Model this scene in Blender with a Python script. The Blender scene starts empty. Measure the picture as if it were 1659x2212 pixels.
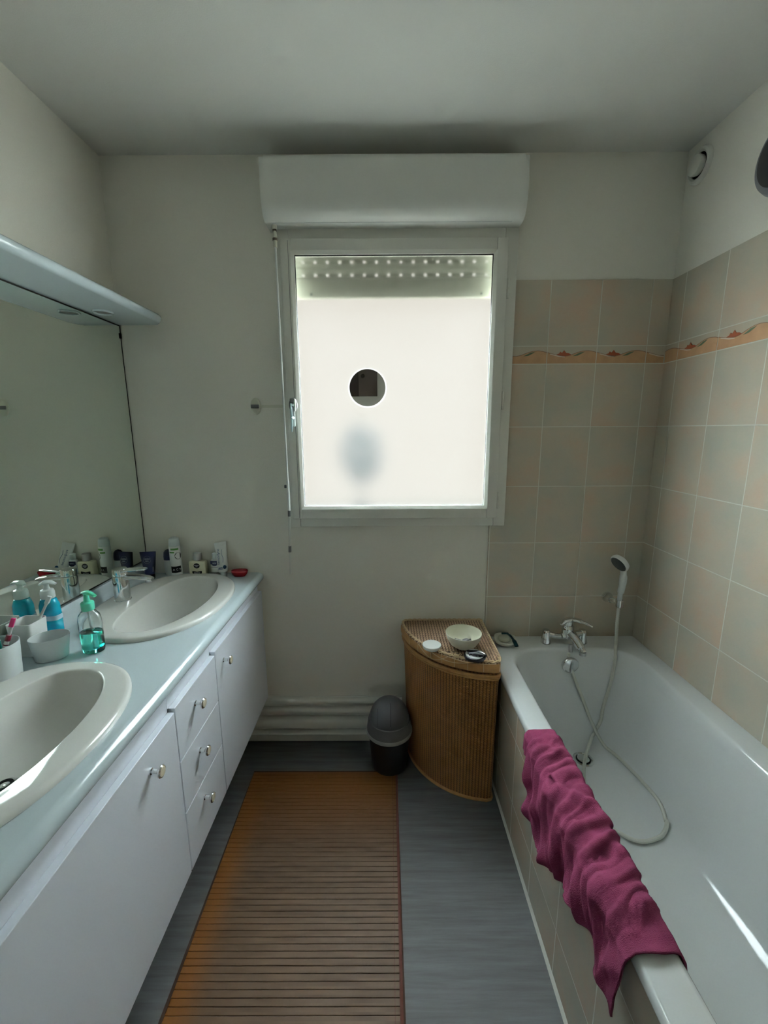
import bpy, bmesh, math, random
from mathutils import Vector, Matrix, noise
PI = math.pi
random.seed(7)
COL = bpy.context.scene.collection
scn = bpy.context.scene

# ------------------------------------------------------------------ camera
cam_d = bpy.data.cameras.new('camera')
cam = bpy.data.objects.new('camera', cam_d); COL.objects.link(cam)
fw = Vector((-0.00255217, 0.98160215, -0.19092069))
rt = Vector((0.99998568, 0.00160718, -0.00510433))
up = Vector((0.00470357, 0.19093098, 0.9815922))
m = Matrix((rt, up, -fw)).transposed().to_4x4()
m.translation = (-1.1409, -1.8073, 1.486)
cam.matrix_world = m
cam_d.sensor_fit = 'HORIZONTAL'; cam_d.sensor_width = 36.0
cam_d.lens = 36.0 * 912.96 / 1659.0
cam_d.clip_start = 0.02
scn.camera = cam

# ------------------------------------------------------------------ world: overcast sky, facade-toned cone added opposite the window to dim the pane
w = bpy.data.worlds.new('overcast_sky'); scn.world = w; w.use_nodes = True
nt = w.node_tree; nt.nodes.clear()
N = nt.nodes.new; Lk = nt.links.new
tc = N('ShaderNodeTexCoord'); dot = N('ShaderNodeVectorMath'); dot.operation = 'DOT_PRODUCT'
dot.inputs[1].default_value = (0, 1, 0.05)
Lk(tc.outputs['Generated'], dot.inputs[0])
mr = N('ShaderNodeMapRange'); mr.interpolation_type = 'SMOOTHSTEP'
mr.inputs['From Min'].default_value = 0.60; mr.inputs['From Max'].default_value = 0.86
Lk(dot.outputs['Value'], mr.inputs['Value'])
sx = N('ShaderNodeSeparateXYZ'); Lk(tc.outputs['Generated'], sx.inputs[0])
mz = N('ShaderNodeMapRange'); mz.interpolation_type = 'SMOOTHSTEP'
mz.inputs['From Min'].default_value = -0.25; mz.inputs['From Max'].default_value = 0.45
Lk(sx.outputs['Z'], mz.inputs['Value'])
K = 6.0; SKY = (9.6*K, 11.2*K, 11.6*K, 1); GROUND = (1.15*K, 1.15*K, 1.0*K, 1); DIM_CONE = (0.385, 0.371, 0.332, 1)
mixz = N('ShaderNodeMix'); mixz.data_type = 'RGBA'
mixz.inputs[6].default_value = GROUND; mixz.inputs[7].default_value = SKY
Lk(mz.outputs['Result'], mixz.inputs[0])
mixf = N('ShaderNodeMix'); mixf.data_type = 'RGBA'
Lk(mr.outputs['Result'], mixf.inputs[0]); Lk(mixz.outputs[2], mixf.inputs[6]); mixf.inputs[7].default_value = DIM_CONE
bg = N('ShaderNodeBackground'); Lk(mixf.outputs[2], bg.inputs['Color']); bg.inputs['Strength'].default_value = 1.0
wo = N('ShaderNodeOutputWorld'); Lk(bg.outputs[0], wo.inputs[0])

scn.view_settings.view_transform = 'Standard'
scn.view_settings.look = 'None'
scn.view_settings.gamma = 1.0
scn.view_settings.use_curve_mapping = False
scn.view_settings.exposure = 1.08

# ------------------------------------------------------------------ materials
def s2l(c):
    return tuple(((v/255)/12.92 if v/255 <= 0.04045 else ((v/255+0.055)/1.055)**2.4) for v in c)

def mat(name, col, rough=0.5, metal=0.0, spec=0.5, trans=0.0, ior=1.45, bump=0.0, bscale=200.0, coat=0.0, var=0.0, vscale=8.0, sheen=0.0, sub=0.0):
    mm = bpy.data.materials.new(name); mm.use_nodes = True
    t = mm.node_tree; b = t.nodes['Principled BSDF']
    b.inputs['Base Color'].default_value = (*col, 1)
    b.inputs['Roughness'].default_value = rough
    b.inputs['Metallic'].default_value = metal
    b.inputs['Specular IOR Level'].default_value = spec
    b.inputs['Transmission Weight'].default_value = trans
    b.inputs['IOR'].default_value = ior
    b.inputs['Coat Weight'].default_value = coat
    b.inputs['Sheen Weight'].default_value = sheen
    if sub:
        b.inputs['Subsurface Weight'].default_value = sub
        b.inputs['Subsurface Scale'].default_value = 0.01
    tcn = t.nodes.new('ShaderNodeTexCoord')
    if bump:
        nz = t.nodes.new('ShaderNodeTexNoise'); nz.inputs['Scale'].default_value = bscale; nz.inputs['Detail'].default_value = 3
        t.links.new(tcn.outputs['Object'], nz.inputs['Vector'])
        bp = t.nodes.new('ShaderNodeBump'); bp.inputs['Strength'].default_value = bump; bp.inputs['Distance'].default_value = 0.002
        t.links.new(nz.outputs['Fac'], bp.inputs['Height']); t.links.new(bp.outputs[0], b.inputs['Normal'])
    if var:
        n2 = t.nodes.new('ShaderNodeTexNoise'); n2.inputs['Scale'].default_value = vscale; n2.inputs['Detail'].default_value = 4
        t.links.new(tcn.outputs['Object'], n2.inputs['Vector'])
        mx = t.nodes.new('ShaderNodeMix'); mx.data_type = 'RGBA'
        t.links.new(n2.outputs['Fac'], mx.inputs[0])
        mx.inputs[6].default_value = (*[c*(1-var) for c in col], 1); mx.inputs[7].default_value = (*[min(1, c*(1+var)) for c in col], 1)
        t.links.new(mx.outputs[2], b.inputs['Base Color'])
    return mm

WALLC = (0.85, 0.835, 0.75)
M = {}
M['wall'] = mat('painted_plaster', WALLC, 0.75, spec=0.25, bump=0.25, bscale=260, var=0.03, vscale=3)
M['ceil'] = mat('ceiling_paint', (0.74, 0.745, 0.70), 0.8, spec=0.2, bump=0.2, bscale=260)
M['pvc'] = mat('white_pvc', (0.78, 0.78, 0.71), 0.35)
M['pvc_box'] = mat('shutter_box_plastic', (0.76, 0.77, 0.72), 0.3)
M['lacquer'] = mat('white_lacquer', (0.81, 0.85, 0.92), 0.3)
M['lamin'] = mat('pale_blue_white_laminate', (0.57, 0.66, 0.69), 0.16, coat=0.2)
M['ceramic'] = mat('basin_ceramic', (0.80, 0.80, 0.76), 0.08, coat=0.3)
M['acryl'] = mat('bath_acrylic', (0.79, 0.82, 0.815), 0.12, coat=0.2)
M['chrome'] = mat('chrome', (0.75, 0.76, 0.76), 0.08, metal=1)
M['brushed'] = mat('brushed_metal', (0.5, 0.5, 0.5), 0.3, metal=1)
M['mirror'] = mat('mirror_silver', (0.83, 0.89, 0.83), 0.0, metal=1)
M['mirror2'] = mat('shaving_mirror_silver', (0.9, 0.9, 0.9), 0.0, metal=1)
M['blackedge'] = mat('dark_mirror_edge', (0.02, 0.02, 0.015), 0.5)
M['black'] = mat('black_plastic', (0.010, 0.010, 0.012), 0.5, spec=0.3)
M['rubber'] = mat('dark_rubber', (0.02, 0.02, 0.02), 0.6)
M['white'] = mat('white_plastic', (0.8, 0.82, 0.8), 0.3)
M['cream'] = mat('cream_enamel', (0.75, 0.66, 0.5), 0.25)
M['creamplastic'] = mat('cream_plastic', (0.72, 0.72, 0.6), 0.4)
M['clipgrey'] = mat('grey_clip_plastic', (0.22, 0.22, 0.22), 0.4)
M['radi'] = mat('radiator_enamel', (0.8, 0.8, 0.73), 0.35)
M['bin_d'] = mat('dark_grey_bin', (0.022, 0.023, 0.026), 0.5)
M['bin_l'] = mat('grey_bin_lid', (0.11, 0.11, 0.115), 0.32)
M['bin_c'] = mat('grey_bin_collar', (0.17, 0.165, 0.165), 0.45)
M['bin_r'] = mat('pale_bin_rim', (0.4, 0.4, 0.38), 0.45)
M['terry'] = mat('burgundy_terry', (0.185, 0.036, 0.078), 0.95, spec=0.05, bump=1.0, bscale=600, var=0.22, vscale=30)
M['facedark'] = mat('shower_face_grey', (0.07, 0.08, 0.085), 0.4)
M['hose'] = mat('pale_ribbed_hose', (0.7, 0.71, 0.64), 0.35, metal=0.1)
M['red'] = mat('red_plastic', (0.33, 0.012, 0.02), 0.25)
M['navy'] = mat('navy_plastic', (0.012, 0.013, 0.06), 0.3)
M['navygrey'] = mat('grey_print', (0.23, 0.22, 0.24), 0.5)
M['printwhite'] = mat('white_print', (0.75, 0.75, 0.78), 0.5)
M['green'] = mat('green_print', (0.11, 0.3, 0.06), 0.5)
M['teal'] = mat('teal_print', (0.0, 0.28, 0.21), 0.45)
M['yellowish'] = mat('pale_yellow_glass', (0.72, 0.70, 0.5), 0.2)
M['mint'] = mat('mint_pump_plastic', (0.12, 0.66, 0.46), 0.3, sub=0.1)
M['bluegel'] = mat('blue_gel_bottle', (0.0, 0.30, 0.42), 0.25, var=0.3, vscale=60)
M['frostcap'] = mat('frosted_cap', (0.68, 0.75, 0.74), 0.35)
M['frostcup'] = mat('frosted_cup_plastic', (0.70, 0.75, 0.75), 0.4)
M['bluelabel'] = mat('pale_blue_label', (0.5, 0.68, 0.78), 0.4)
M['textblue'] = mat('blue_lettering', (0.02, 0.1, 0.25), 0.5)
M['magenta'] = mat('magenta_bristles', (0.5, 0.02, 0.14), 0.6)
M['maroon'] = mat('maroon_grip', (0.14, 0.01, 0.025), 0.4)
M['shutter'] = mat('shutter_pvc', (0.17, 0.17, 0.135), 0.5)
M['brown1'] = mat('brown_wood', (0.13, 0.095, 0.07), 0.5, var=0.2)
M['brown2'] = mat('dark_brown_wood', (0.05, 0.032, 0.022), 0.5, var=0.2)
M['petrol'] = mat('petrol_plastic', (0.005, 0.06, 0.075), 0.35)
M['rattanlight'] = mat('pale_rattan', (0.62, 0.46, 0.28), 0.6)
M['rattan'] = mat('rattan_band', (0.44, 0.23, 0.085), 0.5, var=0.3, vscale=40)
M['lever'] = mat('pale_blue_handle', (0.6, 0.8, 0.82), 0.25)
M['plategrey'] = mat('handle_plate', (0.6, 0.63, 0.6), 0.35)
M['fixgrey'] = mat('grey_fixture', (0.2, 0.21, 0.22), 0.5)
M['fixdark'] = mat('dark_grille', (0.03, 0.03, 0.03), 0.6)
M['darkred'] = mat('dark_slot', (0.01, 0.002, 0.002), 0.8)
M['grout'] = mat('silicone', (0.75, 0.75, 0.68), 0.5)
M['soil'] = mat('outside_sill', (0.006, 0.006, 0.0055), 0.7, spec=0.0)
M['bush'] = mat('dark_smudge_leaves', (0.004, 0.0062, 0.007), 0.8, spec=0.0)
M['mat_back'] = mat('mat_backing', (0.045, 0.02, 0.01), 0.9)
M['mat_edge'] = mat('dark_cloth_binding', (0.085, 0.025, 0.015), 0.9)

def clear_glass(name, col, rough=0.0, ior=1.45):
    return mat(name, col, rough, trans=1.0, ior=ior)
M['rimclear'] = mat('clear_mirror_rim', (1, 1, 1), 0.25, trans=1.0, ior=1.3)
M['clear'] = clear_glass('clear_bottle_plastic', (0.93, 0.97, 0.97), 0.02)
M['liquid'] = clear_glass('teal_soap', (0.12, 0.78, 0.66), 0.0, 1.35)
M['frost'] = mat('frosted_window_glass', (1, 1, 1), 0.22, trans=1.0, ior=1.45, bump=0.12, bscale=420)

# bamboo
def mk_bamboo():
    mm = mat('bamboo_slats', (0.2, 0.1, 0.045), 0.55, spec=0.3); t = mm.node_tree; b = t.nodes['Principled BSDF']
    g = t.nodes.new('ShaderNodeNewGeometry'); s = t.nodes.new('ShaderNodeSeparateXYZ'); t.links.new(g.outputs['Position'], s.inputs[0])
    fl = t.nodes.new('ShaderNodeMath'); fl.operation = 'DIVIDE'; t.links.new(s.outputs['Y'], fl.inputs[0]); fl.inputs[1].default_value = 0.0172
    f2 = t.nodes.new('ShaderNodeMath'); f2.operation = 'FLOOR'; t.links.new(fl.outputs[0], f2.inputs[0])
    cx = t.nodes.new('ShaderNodeCombineXYZ'); t.links.new(f2.outputs[0], cx.inputs['Y'])
    xs = t.nodes.new('ShaderNodeMath'); xs.operation = 'MULTIPLY'; t.links.new(s.outputs['X'], xs.inputs[0]); xs.inputs[1].default_value = 5.0
    t.links.new(xs.outputs[0], cx.inputs['X'])
    n = t.nodes.new('ShaderNodeTexNoise'); n.inputs['Scale'].default_value = 1.3; n.inputs['Detail'].default_value = 3
    t.links.new(cx.outputs[0], n.inputs['Vector'])
    r = t.nodes.new('ShaderNodeValToRGB'); r.color_ramp.elements[0].position = 0.3; r.color_ramp.elements[1].position = 0.75
    r.color_ramp.elements[0].color = (0.078, 0.042, 0.02, 1); r.color_ramp.elements[1].color = (0.128, 0.074, 0.04, 1)
    t.links.new(n.outputs['Fac'], r.inputs[0])
    # orange along the left and far edges, greyer elsewhere
    mrx = t.nodes.new('ShaderNodeMapRange'); t.links.new(s.outputs['X'], mrx.inputs['Value'])
    mrx.inputs['From Min'].default_value = -1.71; mrx.inputs['From Max'].default_value = -1.60; mrx.interpolation_type = 'SMOOTHSTEP'
    mry = t.nodes.new('ShaderNodeMapRange'); t.links.new(s.outputs['Y'], mry.inputs['Value'])
    mry.inputs['From Min'].default_value = -0.22; mry.inputs['From Max'].default_value = -0.6; mry.interpolation_type = 'SMOOTHSTEP'
    mu = t.nodes.new('ShaderNodeMath'); mu.operation = 'MULTIPLY'; t.links.new(mrx.outputs[0], mu.inputs[0]); t.links.new(mry.outputs[0], mu.inputs[1])
    mx = t.nodes.new('ShaderNodeMix'); mx.data_type = 'RGBA'; t.links.new(mu.outputs[0], mx.inputs[0])
    mx.inputs[6].default_value = (0.17, 0.062, 0.010, 1); t.links.new(r.outputs[0], mx.inputs[7])
    t.links.new(mx.outputs[2], b.inputs['Base Color'])
    return mm
M['bamboo'] = mk_bamboo()

# vinyl floor: grey-blue with grain running across the room
def mk_floor():
    mm = mat('vinyl_floor', (0.2, 0.2, 0.2), 0.55, spec=0.35); t = mm.node_tree; b = t.nodes['Principled BSDF']
    g = t.nodes.new('ShaderNodeNewGeometry'); mp = t.nodes.new('ShaderNodeMapping'); mp.inputs['Scale'].default_value = (3, 45, 1)
    t.links.new(g.outputs['Position'], mp.inputs['Vector'])
    n = t.nodes.new('ShaderNodeTexNoise'); n.inputs['Scale'].default_value = 1.2; n.inputs['Detail'].default_value = 6; n.inputs['Roughness'].default_value = 0.65
    t.links.new(mp.outputs[0], n.inputs['Vector'])
    r = t.nodes.new('ShaderNodeValToRGB'); r.color_ramp.elements[0].position = 0.32; r.color_ramp.elements[1].position = 0.7
    r.color_ramp.elements[0].color = (0.092, 0.092, 0.088, 1); r.color_ramp.elements[1].color = (0.15, 0.154, 0.155, 1)
    t.links.new(n.outputs['Fac'], r.inputs[0]); t.links.new(r.outputs[0], b.inputs['Base Color'])
    bp = t.nodes.new('ShaderNodeBump'); bp.inputs['Strength'].default_value = 0.15; bp.inputs['Distance'].default_value = 0.001
    t.links.new(n.outputs['Fac'], bp.inputs['Height']); t.links.new(bp.outputs[0], b.inputs['Normal'])
    return mm
M['floor'] = mk_floor()

def math_node(t, op, a, b=None):
    n = t.nodes.new('ShaderNodeMath'); n.operation = op
    for i, v in enumerate((a, b)):
        if v is None: continue
        if isinstance(v, (int, float)): n.inputs[i].default_value = v
        else: t.links.new(v, n.inputs[i])
    return n.outputs[0]

# tiles: joints computed along one horizontal axis and the vertical one
def mk_tiles(name, axis, off_h, off_v, border=None, tall=0.25, wide=0.20):
    mm = mat(name, (0.5, 0.5, 0.5), 0.22); t = mm.node_tree; b = t.nodes['Principled BSDF']
    g = t.nodes.new('ShaderNodeNewGeometry'); s = t.nodes.new('ShaderNodeSeparateXYZ'); t.links.new(g.outputs['Position'], s.inputs[0])
    H = s.outputs[axis]; Z = s.outputs['Z']
    hh = math_node(t, 'DIVIDE', math_node(t, 'SUBTRACT', H, off_h), wide)
    if border:   # tiles above the border start again at its top
        zb, zt = border
        above = math_node(t, 'GREATER_THAN', Z, (zb+zt)/2)
        shift = math_node(t, 'MULTIPLY', above, (zt-zb))
        vv = math_node(t, 'DIVIDE', math_node(t, 'SUBTRACT', math_node(t, 'SUBTRACT', Z, shift), off_v), tall)
    else:
        vv = math_node(t, 'DIVIDE', math_node(t, 'SUBTRACT', Z, off_v), tall)
    def dist(x, size):
        f = math_node(t, 'FRACT', x)
        return math_node(t, 'MULTIPLY', math_node(t, 'MINIMUM', f, math_node(t, 'SUBTRACT', 1.0, f)), size)
    dh = dist(hh, wide); dv = dist(vv, tall)
    if border:
        dv = math_node(t, 'MINIMUM', dv, math_node(t, 'ABSOLUTE', math_node(t, 'SUBTRACT', Z, zt)))
        inb = math_node(t, 'MULTIPLY', math_node(t, 'GREATER_THAN', Z, zb+0.003), math_node(t, 'LESS_THAN', Z, zt-0.003))
        dv = math_node(t, 'ADD', dv, math_node(t, 'MULTIPLY', inb, 0.1))
    dd = math_node(t, 'MINIMUM', dh, dv)
    mr_ = t.nodes.new('ShaderNodeMapRange'); mr_.interpolation_type = 'SMOOTHSTEP'
    mr_.inputs['From Min'].default_value = 0.0009; mr_.inputs['From Max'].default_value = 0.0022
    t.links.new(dd, mr_.inputs['Value'])
    cid = t.nodes.new('ShaderNodeCombineXYZ')
    t.links.new(math_node(t, 'FLOOR', hh), cid.inputs['X']); t.links.new(math_node(t, 'FLOOR', vv), cid.inputs['Y'])
    wn = t.nodes.new('ShaderNodeTexWhiteNoise'); wn.noise_dimensions = '3D'; t.links.new(cid.outputs[0], wn.inputs['Vector'])
    add = t.nodes.new('ShaderNodeVectorMath'); add.operation = 'MULTIPLY_ADD'
    t.links.new(wn.outputs['Color'], add.inputs[0]); add.inputs[1].default_value = (7, 7, 7); t.links.new(g.outputs['Position'], add.inputs[2])
    n = t.nodes.new('ShaderNodeTexNoise'); n.inputs['Scale'].default_value = 6.5; n.inputs['Detail'].default_value = 5; n.inputs['Roughness'].default_value = 0.55
    t.links.new(add.outputs[0], n.inputs['Vector'])
    r = t.nodes.new('ShaderNodeValToRGB'); e = r.color_ramp.elements
    e[0].position = 0.3; e[0].color = (0.505, 0.50, 0.415, 1); e[1].position = 0.72; e[1].color = (0.63, 0.475, 0.355, 1)
    m1 = r.color_ramp.elements.new(0.52); m1.color = (0.57, 0.505, 0.40, 1)
    t.links.new(n.outputs['Fac'], r.inputs[0])
    mx = t.nodes.new('ShaderNodeMix'); mx.data_type = 'RGBA'; t.links.new(mr_.outputs[0], mx.inputs[0])
    mx.inputs[6].default_value = (0.68, 0.68, 0.60, 1); t.links.new(r.outputs[0], mx.inputs[7])
    t.links.new(mx.outputs[2], b.inputs['Base Color'])
    bp = t.nodes.new('ShaderNodeBump'); bp.inputs['Strength'].default_value = 0.4; bp.inputs['Distance'].default_value = 0.001
    t.links.new(mr_.outputs[0], bp.inputs['Height']); t.links.new(bp.outputs[0], b.inputs['Normal'])
    mr2 = t.nodes.new('ShaderNodeMapRange'); t.links.new(mr_.outputs[0], mr2.inputs['Value'])
    mr2.inputs['To Min'].default_value = 0.8; mr2.inputs['To Max'].default_value = 0.22; t.links.new(mr2.outputs[0], b.inputs['Roughness'])
    return mm
Z0 = 0.7447; ZB = Z0+1.0; ZBT = ZB+0.069; ZT = 2.06
M['tile_b'] = mk_tiles('beige_wall_tiles_back', 'X', -0.0826, Z0, (ZB, ZBT))
M['tile_r'] = mk_tiles('beige_wall_tiles_side', 'Y', -0.083, Z0, (ZB, ZBT))
M['tile_p'] = mk_tiles('beige_bath_panel_tiles', 'Y', -0.30, 0.1535)
M['wave'] = mat('border_peach', (0.56, 0.33, 0.18), 0.3, var=0.2, vscale=30)
M['wave_line'] = mat('border_wave_outline', (0.26, 0.16, 0.09), 0.4)
M['wave_leaf'] = mat('border_leaf_green', (0.10, 0.16, 0.09), 0.4)
M['wave_flower'] = mat('border_flower_rust', (0.36, 0.085, 0.03), 0.4)
M['wave_white'] = mat('border_foam_white', (0.7, 0.62, 0.52), 0.4)

def mk_weave(name, p, q, dark, lightc, light2=None):
    mm = mat(name, lightc, 0.55); t = mm.node_tree; b = t.nodes['Principled BSDF']
    uv = t.nodes.new('ShaderNodeUVMap'); s = t.nodes.new('ShaderNodeSeparateXYZ'); t.links.new(uv.outputs[0], s.inputs[0])
    U, V = s.outputs[0], s.outputs[1]
    vr = math_node(t, 'DIVIDE', V, q); row = math_node(t, 'FLOOR', vr)
    par = math_node(t, 'MULTIPLY', math_node(t, 'MODULO', row, 2.0), 0.12)
    a = math_node(t, 'FRACT', math_node(t, 'ADD', math_node(t, 'DIVIDE', U, p), par))
    wv = math_node(t, 'SINE', math_node(t, 'MULTIPLY', a, PI))
    rs = math_node(t, 'SINE', math_node(t, 'MULTIPLY', math_node(t, 'FRACT', vr), PI))
    h = math_node(t, 'MULTIPLY', math_node(t, 'POWER', wv, 0.6), math_node(t, 'POWER', rs, 0.5))
    n = t.nodes.new('ShaderNodeTexNoise'); n.inputs['Scale'].default_value = 30; n.inputs['Detail'].default_value = 3
    t.links.new(uv.outputs[0], n.inputs['Vector'])
    nb = t.nodes.new('ShaderNodeTexNoise'); nb.inputs['Scale'].default_value = 3.5; t.links.new(uv.outputs[0], nb.inputs['Vector'])
    mx0 = t.nodes.new('ShaderNodeMix'); mx0.data_type = 'RGBA'; t.links.new(n.outputs['Fac'], mx0.inputs[0])
    mx0.inputs[6].default_value = (*[c*0.75 for c in lightc], 1); mx0.inputs[7].default_value = (*[min(1, c*1.25) for c in (light2 or lightc)], 1)
    mx = t.nodes.new('ShaderNodeMix'); mx.data_type = 'RGBA'
    mr_ = t.nodes.new('ShaderNodeMapRange'); mr_.inputs['From Min'].default_value = 0.25; mr_.inputs['From Max'].default_value = 0.75
    t.links.new(h, mr_.inputs['Value']); t.links.new(mr_.outputs[0], mx.inputs[0])
    mx.inputs[6].default_value = (*dark, 1); t.links.new(mx0.outputs[2], mx.inputs[7])
    t.links.new(mx.outputs[2], b.inputs['Base Color'])
    bp = t.nodes.new('ShaderNodeBump'); bp.inputs['Strength'].default_value = 0.9; bp.inputs['Distance'].default_value = 0.003
    t.links.new(h, bp.inputs['Height']); t.links.new(bp.outputs[0], b.inputs['Normal'])
    return mm
M['weave_body'] = mk_weave('woven_rattan_body', 0.0135, 0.0052, (0.12, 0.045, 0.012), (0.47, 0.195, 0.056))
M['weave_lid'] = mk_weave('woven_rattan_lid', 0.0115, 0.0085, (0.09, 0.04, 0.02), (0.48, 0.30, 0.17), (0.62, 0.42, 0.29))

# ------------------------------------------------------------------ mesh helpers
def finish(name, bm, m_, parent=None, smooth=35, loc=(0, 0, 0), mats=None):
    me = bpy.data.meshes.new(name)
    bmesh.ops.recalc_face_normals(bm, faces=bm.faces)
    bm.to_mesh(me); bm.free()
    for k in (mats or [m_]):
        me.materials.append(M[k] if isinstance(k, str) else k)
    if smooth:
        for p in me.polygons: p.use_smooth = True
        me.set_sharp_from_angle(angle=math.radians(smooth))
    o = bpy.data.objects.new(name, me); COL.objects.link(o)
    o.location = loc
    if parent: o.parent = parent
    return o

def thing(name, label, cat, loc=(0, 0, 0), rz=0, group=None):
    o = bpy.data.objects.new(name, None); COL.objects.link(o); o.empty_display_size = 0.05
    o.location = loc; o.rotation_euler = (0, 0, rz); o['label'] = label; o['category'] = cat
    if group: o['group'] = group
    return o
def tag(o, label, cat, group=None):
    o['label'] = label; o['category'] = cat
    if group: o['group'] = group
    return o
def struct(o, label=None):
    o['kind'] = 'structure'
    if label: o['label'] = label
    return o

def box(bm, x0, x1, y0, y1, z0, z1, bev=0.0, seg=2, mi=0):
    r = bmesh.ops.create_cube(bm, size=1.0)
    vs = r['verts']
    for v in vs:
        v.co = Vector(((x0+x1)/2+v.co.x*(x1-x0), (y0+y1)/2+v.co.y*(y1-y0), (z0+z1)/2+v.co.z*(z1-z0)))
    fs = {f for v in vs for f in v.link_faces}
    for f in fs: f.material_index = mi
    if bev:
        es = {e for v in vs for e in v.link_edges}
        bmesh.ops.bevel(bm, geom=list(es), offset=bev, segments=seg, profile=0.5, affect='EDGES')
def bx(name, x0, x1, y0, y1, z0, z1, m_, parent=None, bev=0.0, seg=2):
    bm = bmesh.new(); box(bm, x0, x1, y0, y1, z0, z1, bev, seg); return finish(name, bm, m_, parent)

def loft(bm, rings, closed=True, cap0=True, cap1=True, mi=0):
    """rings: list of lists of points (same count)"""
    vr = [[bm.verts.new(p) for p in r] for r in rings]
    n = len(vr[0])
    for a, b in zip(vr, vr[1:]):
        for i in range(n if closed else n-1):
            j = (i+1) % n
            f = bm.faces.new((a[i], a[j], b[j], b[i])); f.material_index = mi
    if cap0 and closed: bm.faces.new(vr[0][::-1]).material_index = mi
    if cap1 and closed: bm.faces.new(vr[-1]).material_index = mi
    return vr

def ring(r, z, n=32, cx=0, cy=0, rx=None, ry=None):
    rx = rx or r; ry = ry or r
    return [(cx+rx*math.cos(2*PI*i/n), cy+ry*math.sin(2*PI*i/n), z) for i in range(n)]
def lathe(bm, prof, n=32, cx=0, cy=0, ex=1.0, ey=1.0, cap0=True, cap1=True, M4=None, mi=0):
    k0 = len(bm.verts)
    v = loft(bm, [[(cx+r*ex*math.cos(2*PI*i/n), cy+r*ey*math.sin(2*PI*i/n), z) for i in range(n)] for r, z in prof], cap0=cap0, cap1=cap1, mi=mi)
    if M4:
        for rr in v:
            for q in rr: q.co = M4 @ q.co
    return v

def smooth_path(pts, sub=8):
    P = [Vector(p) for p in pts]; out = []
    for i in range(len(P)-1):
        p0 = P[max(i-1, 0)]; p1 = P[i]; p2 = P[i+1]; p3 = P[min(i+2, len(P)-1)]
        for k in range(sub):
            t = k/sub
            out.append(0.5*((2*p1)+(-p0+p2)*t+(2*p0-5*p1+4*p2-p3)*t*t+(-p0+3*p1-3*p2+p3)*t**3))
    out.append(P[-1]); return out
def tube(bm, pts, r, n=10, flat=None, mi=0, closed=False):
    """r: number or list per point; flat: (scale along 'up', up vector)"""
    P = [Vector(p) for p in pts]; rings_ = []
    prev = None
    for i, p in enumerate(P):
        a = P[max(i-1, 0)]; b = P[min(i+1, len(P)-1)]
        if closed: a = P[i-1]; b = P[(i+1) % len(P)]
        tn = (b-a).normalized()
        if prev is None:
            u_ = tn.orthogonal().normalized() if flat is None else (Vector(flat[1])-tn*tn.dot(Vector(flat[1]))).normalized()
        else:
            u_ = (prev-tn*tn.dot(prev)).normalized() if flat is None else (Vector(flat[1])-tn*tn.dot(Vector(flat[1]))).normalized()
        prev = u_; v_ = tn.cross(u_)
        rr = r[i] if isinstance(r, (list, tuple)) else r
        fs = flat[0] if flat else 1.0
        rings_.append([p+u_*rr*fs*math.cos(2*PI*k/n)+v_*rr*math.sin(2*PI*k/n) for k in range(n)])
    if closed:
        rings_.append(rings_[0]); loft(bm, rings_, cap0=False, cap1=False, mi=mi)
    else: loft(bm, rings_, mi=mi)

def extrude_profile(bm, prof, axis, a, b, mi=0):
    """prof 2-D points in the plane perpendicular to axis ('X': (y,z); 'Y': (x,z))"""
    f = (lambda t, p: (t, p[0], p[1])) if axis == 'X' else (lambda t, p: (p[0], t, p[1]))
    loft(bm, [[f(a, p) for p in prof], [f(b, p) for p in prof]], mi=mi)

def text(name, body, size, M4, m_, parent, ext=0.0002):
    cu = bpy.data.curves.new(name, 'FONT'); cu.body = body; cu.size = size; cu.extrude = ext
    cu.align_x = 'CENTER'; cu.align_y = 'CENTER'; cu.resolution_u = 2
    tmp = bpy.data.objects.new(name+'_tmp', cu); COL.objects.link(tmp)
    bpy.context.view_layer.update()
    me = bpy.data.meshes.new_from_object(tmp.evaluated_get(bpy.context.evaluated_depsgraph_get()))
    bpy.data.objects.remove(tmp); me.name = name
    me.transform(M4); me.materials.clear(); me.materials.append(M[m_])
    o = bpy.data.objects.new(name, me); COL.objects.link(o); o.parent = parent
    return o
def face_neg_y(x, y, z, roll=0.0):     # text facing -y (towards the camera side)
    return Matrix.Translation((x, y, z)) @ Matrix.Rotation(roll, 4, 'Y') @ Matrix.Rotation(PI/2, 4, 'X')
def disc_neg_y(bm, x, y, z, rx, rz, th=0.0004, n=28, mi=0):
    loft(bm, [[(x+rx*math.cos(2*PI*i/n), yy, z+rz*math.sin(2*PI*i/n)) for i in range(n)] for yy in (y, y-th)], mi=mi)

# ================================================================== SETTING
XL = -2.208; XR = 0.0; YR = -2.75; ZC = 2.5
bm = bmesh.new(); box(bm, XL-0.15, XR+0.15, YR-0.15, 0.25, -0.12, 0.0); struct(finish('floor', bm, 'floor', smooth=None), 'grey-blue vinyl floor with grain across the room')
bm = bmesh.new(); box(bm, XL-0.15, XR+0.15, YR-0.15, 0.25, ZC, ZC+0.12); struct(finish('ceiling', bm, 'ceil', smooth=None), 'white painted ceiling')
bm = bmesh.new(); box(bm, XL-0.15, XL, YR-0.15, 0.25, 0, ZC); struct(finish('wall_left', bm, 'wall', smooth=None), 'off-white wall behind the mirror')
bm = bmesh.new(); box(bm, XR+0.0, XR+0.15, YR-0.15, 0.25, 0, ZC); wr = struct(finish('wall_right', bm, 'wall', smooth=None), 'off-white wall above tiles beside the bath')
bm = bmesh.new(); box(bm, XL, XR, YR-0.15, YR, 0, ZC); struct(finish('wall_rear', bm, 'wall', smooth=None), 'off-white wall facing the window')
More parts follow.
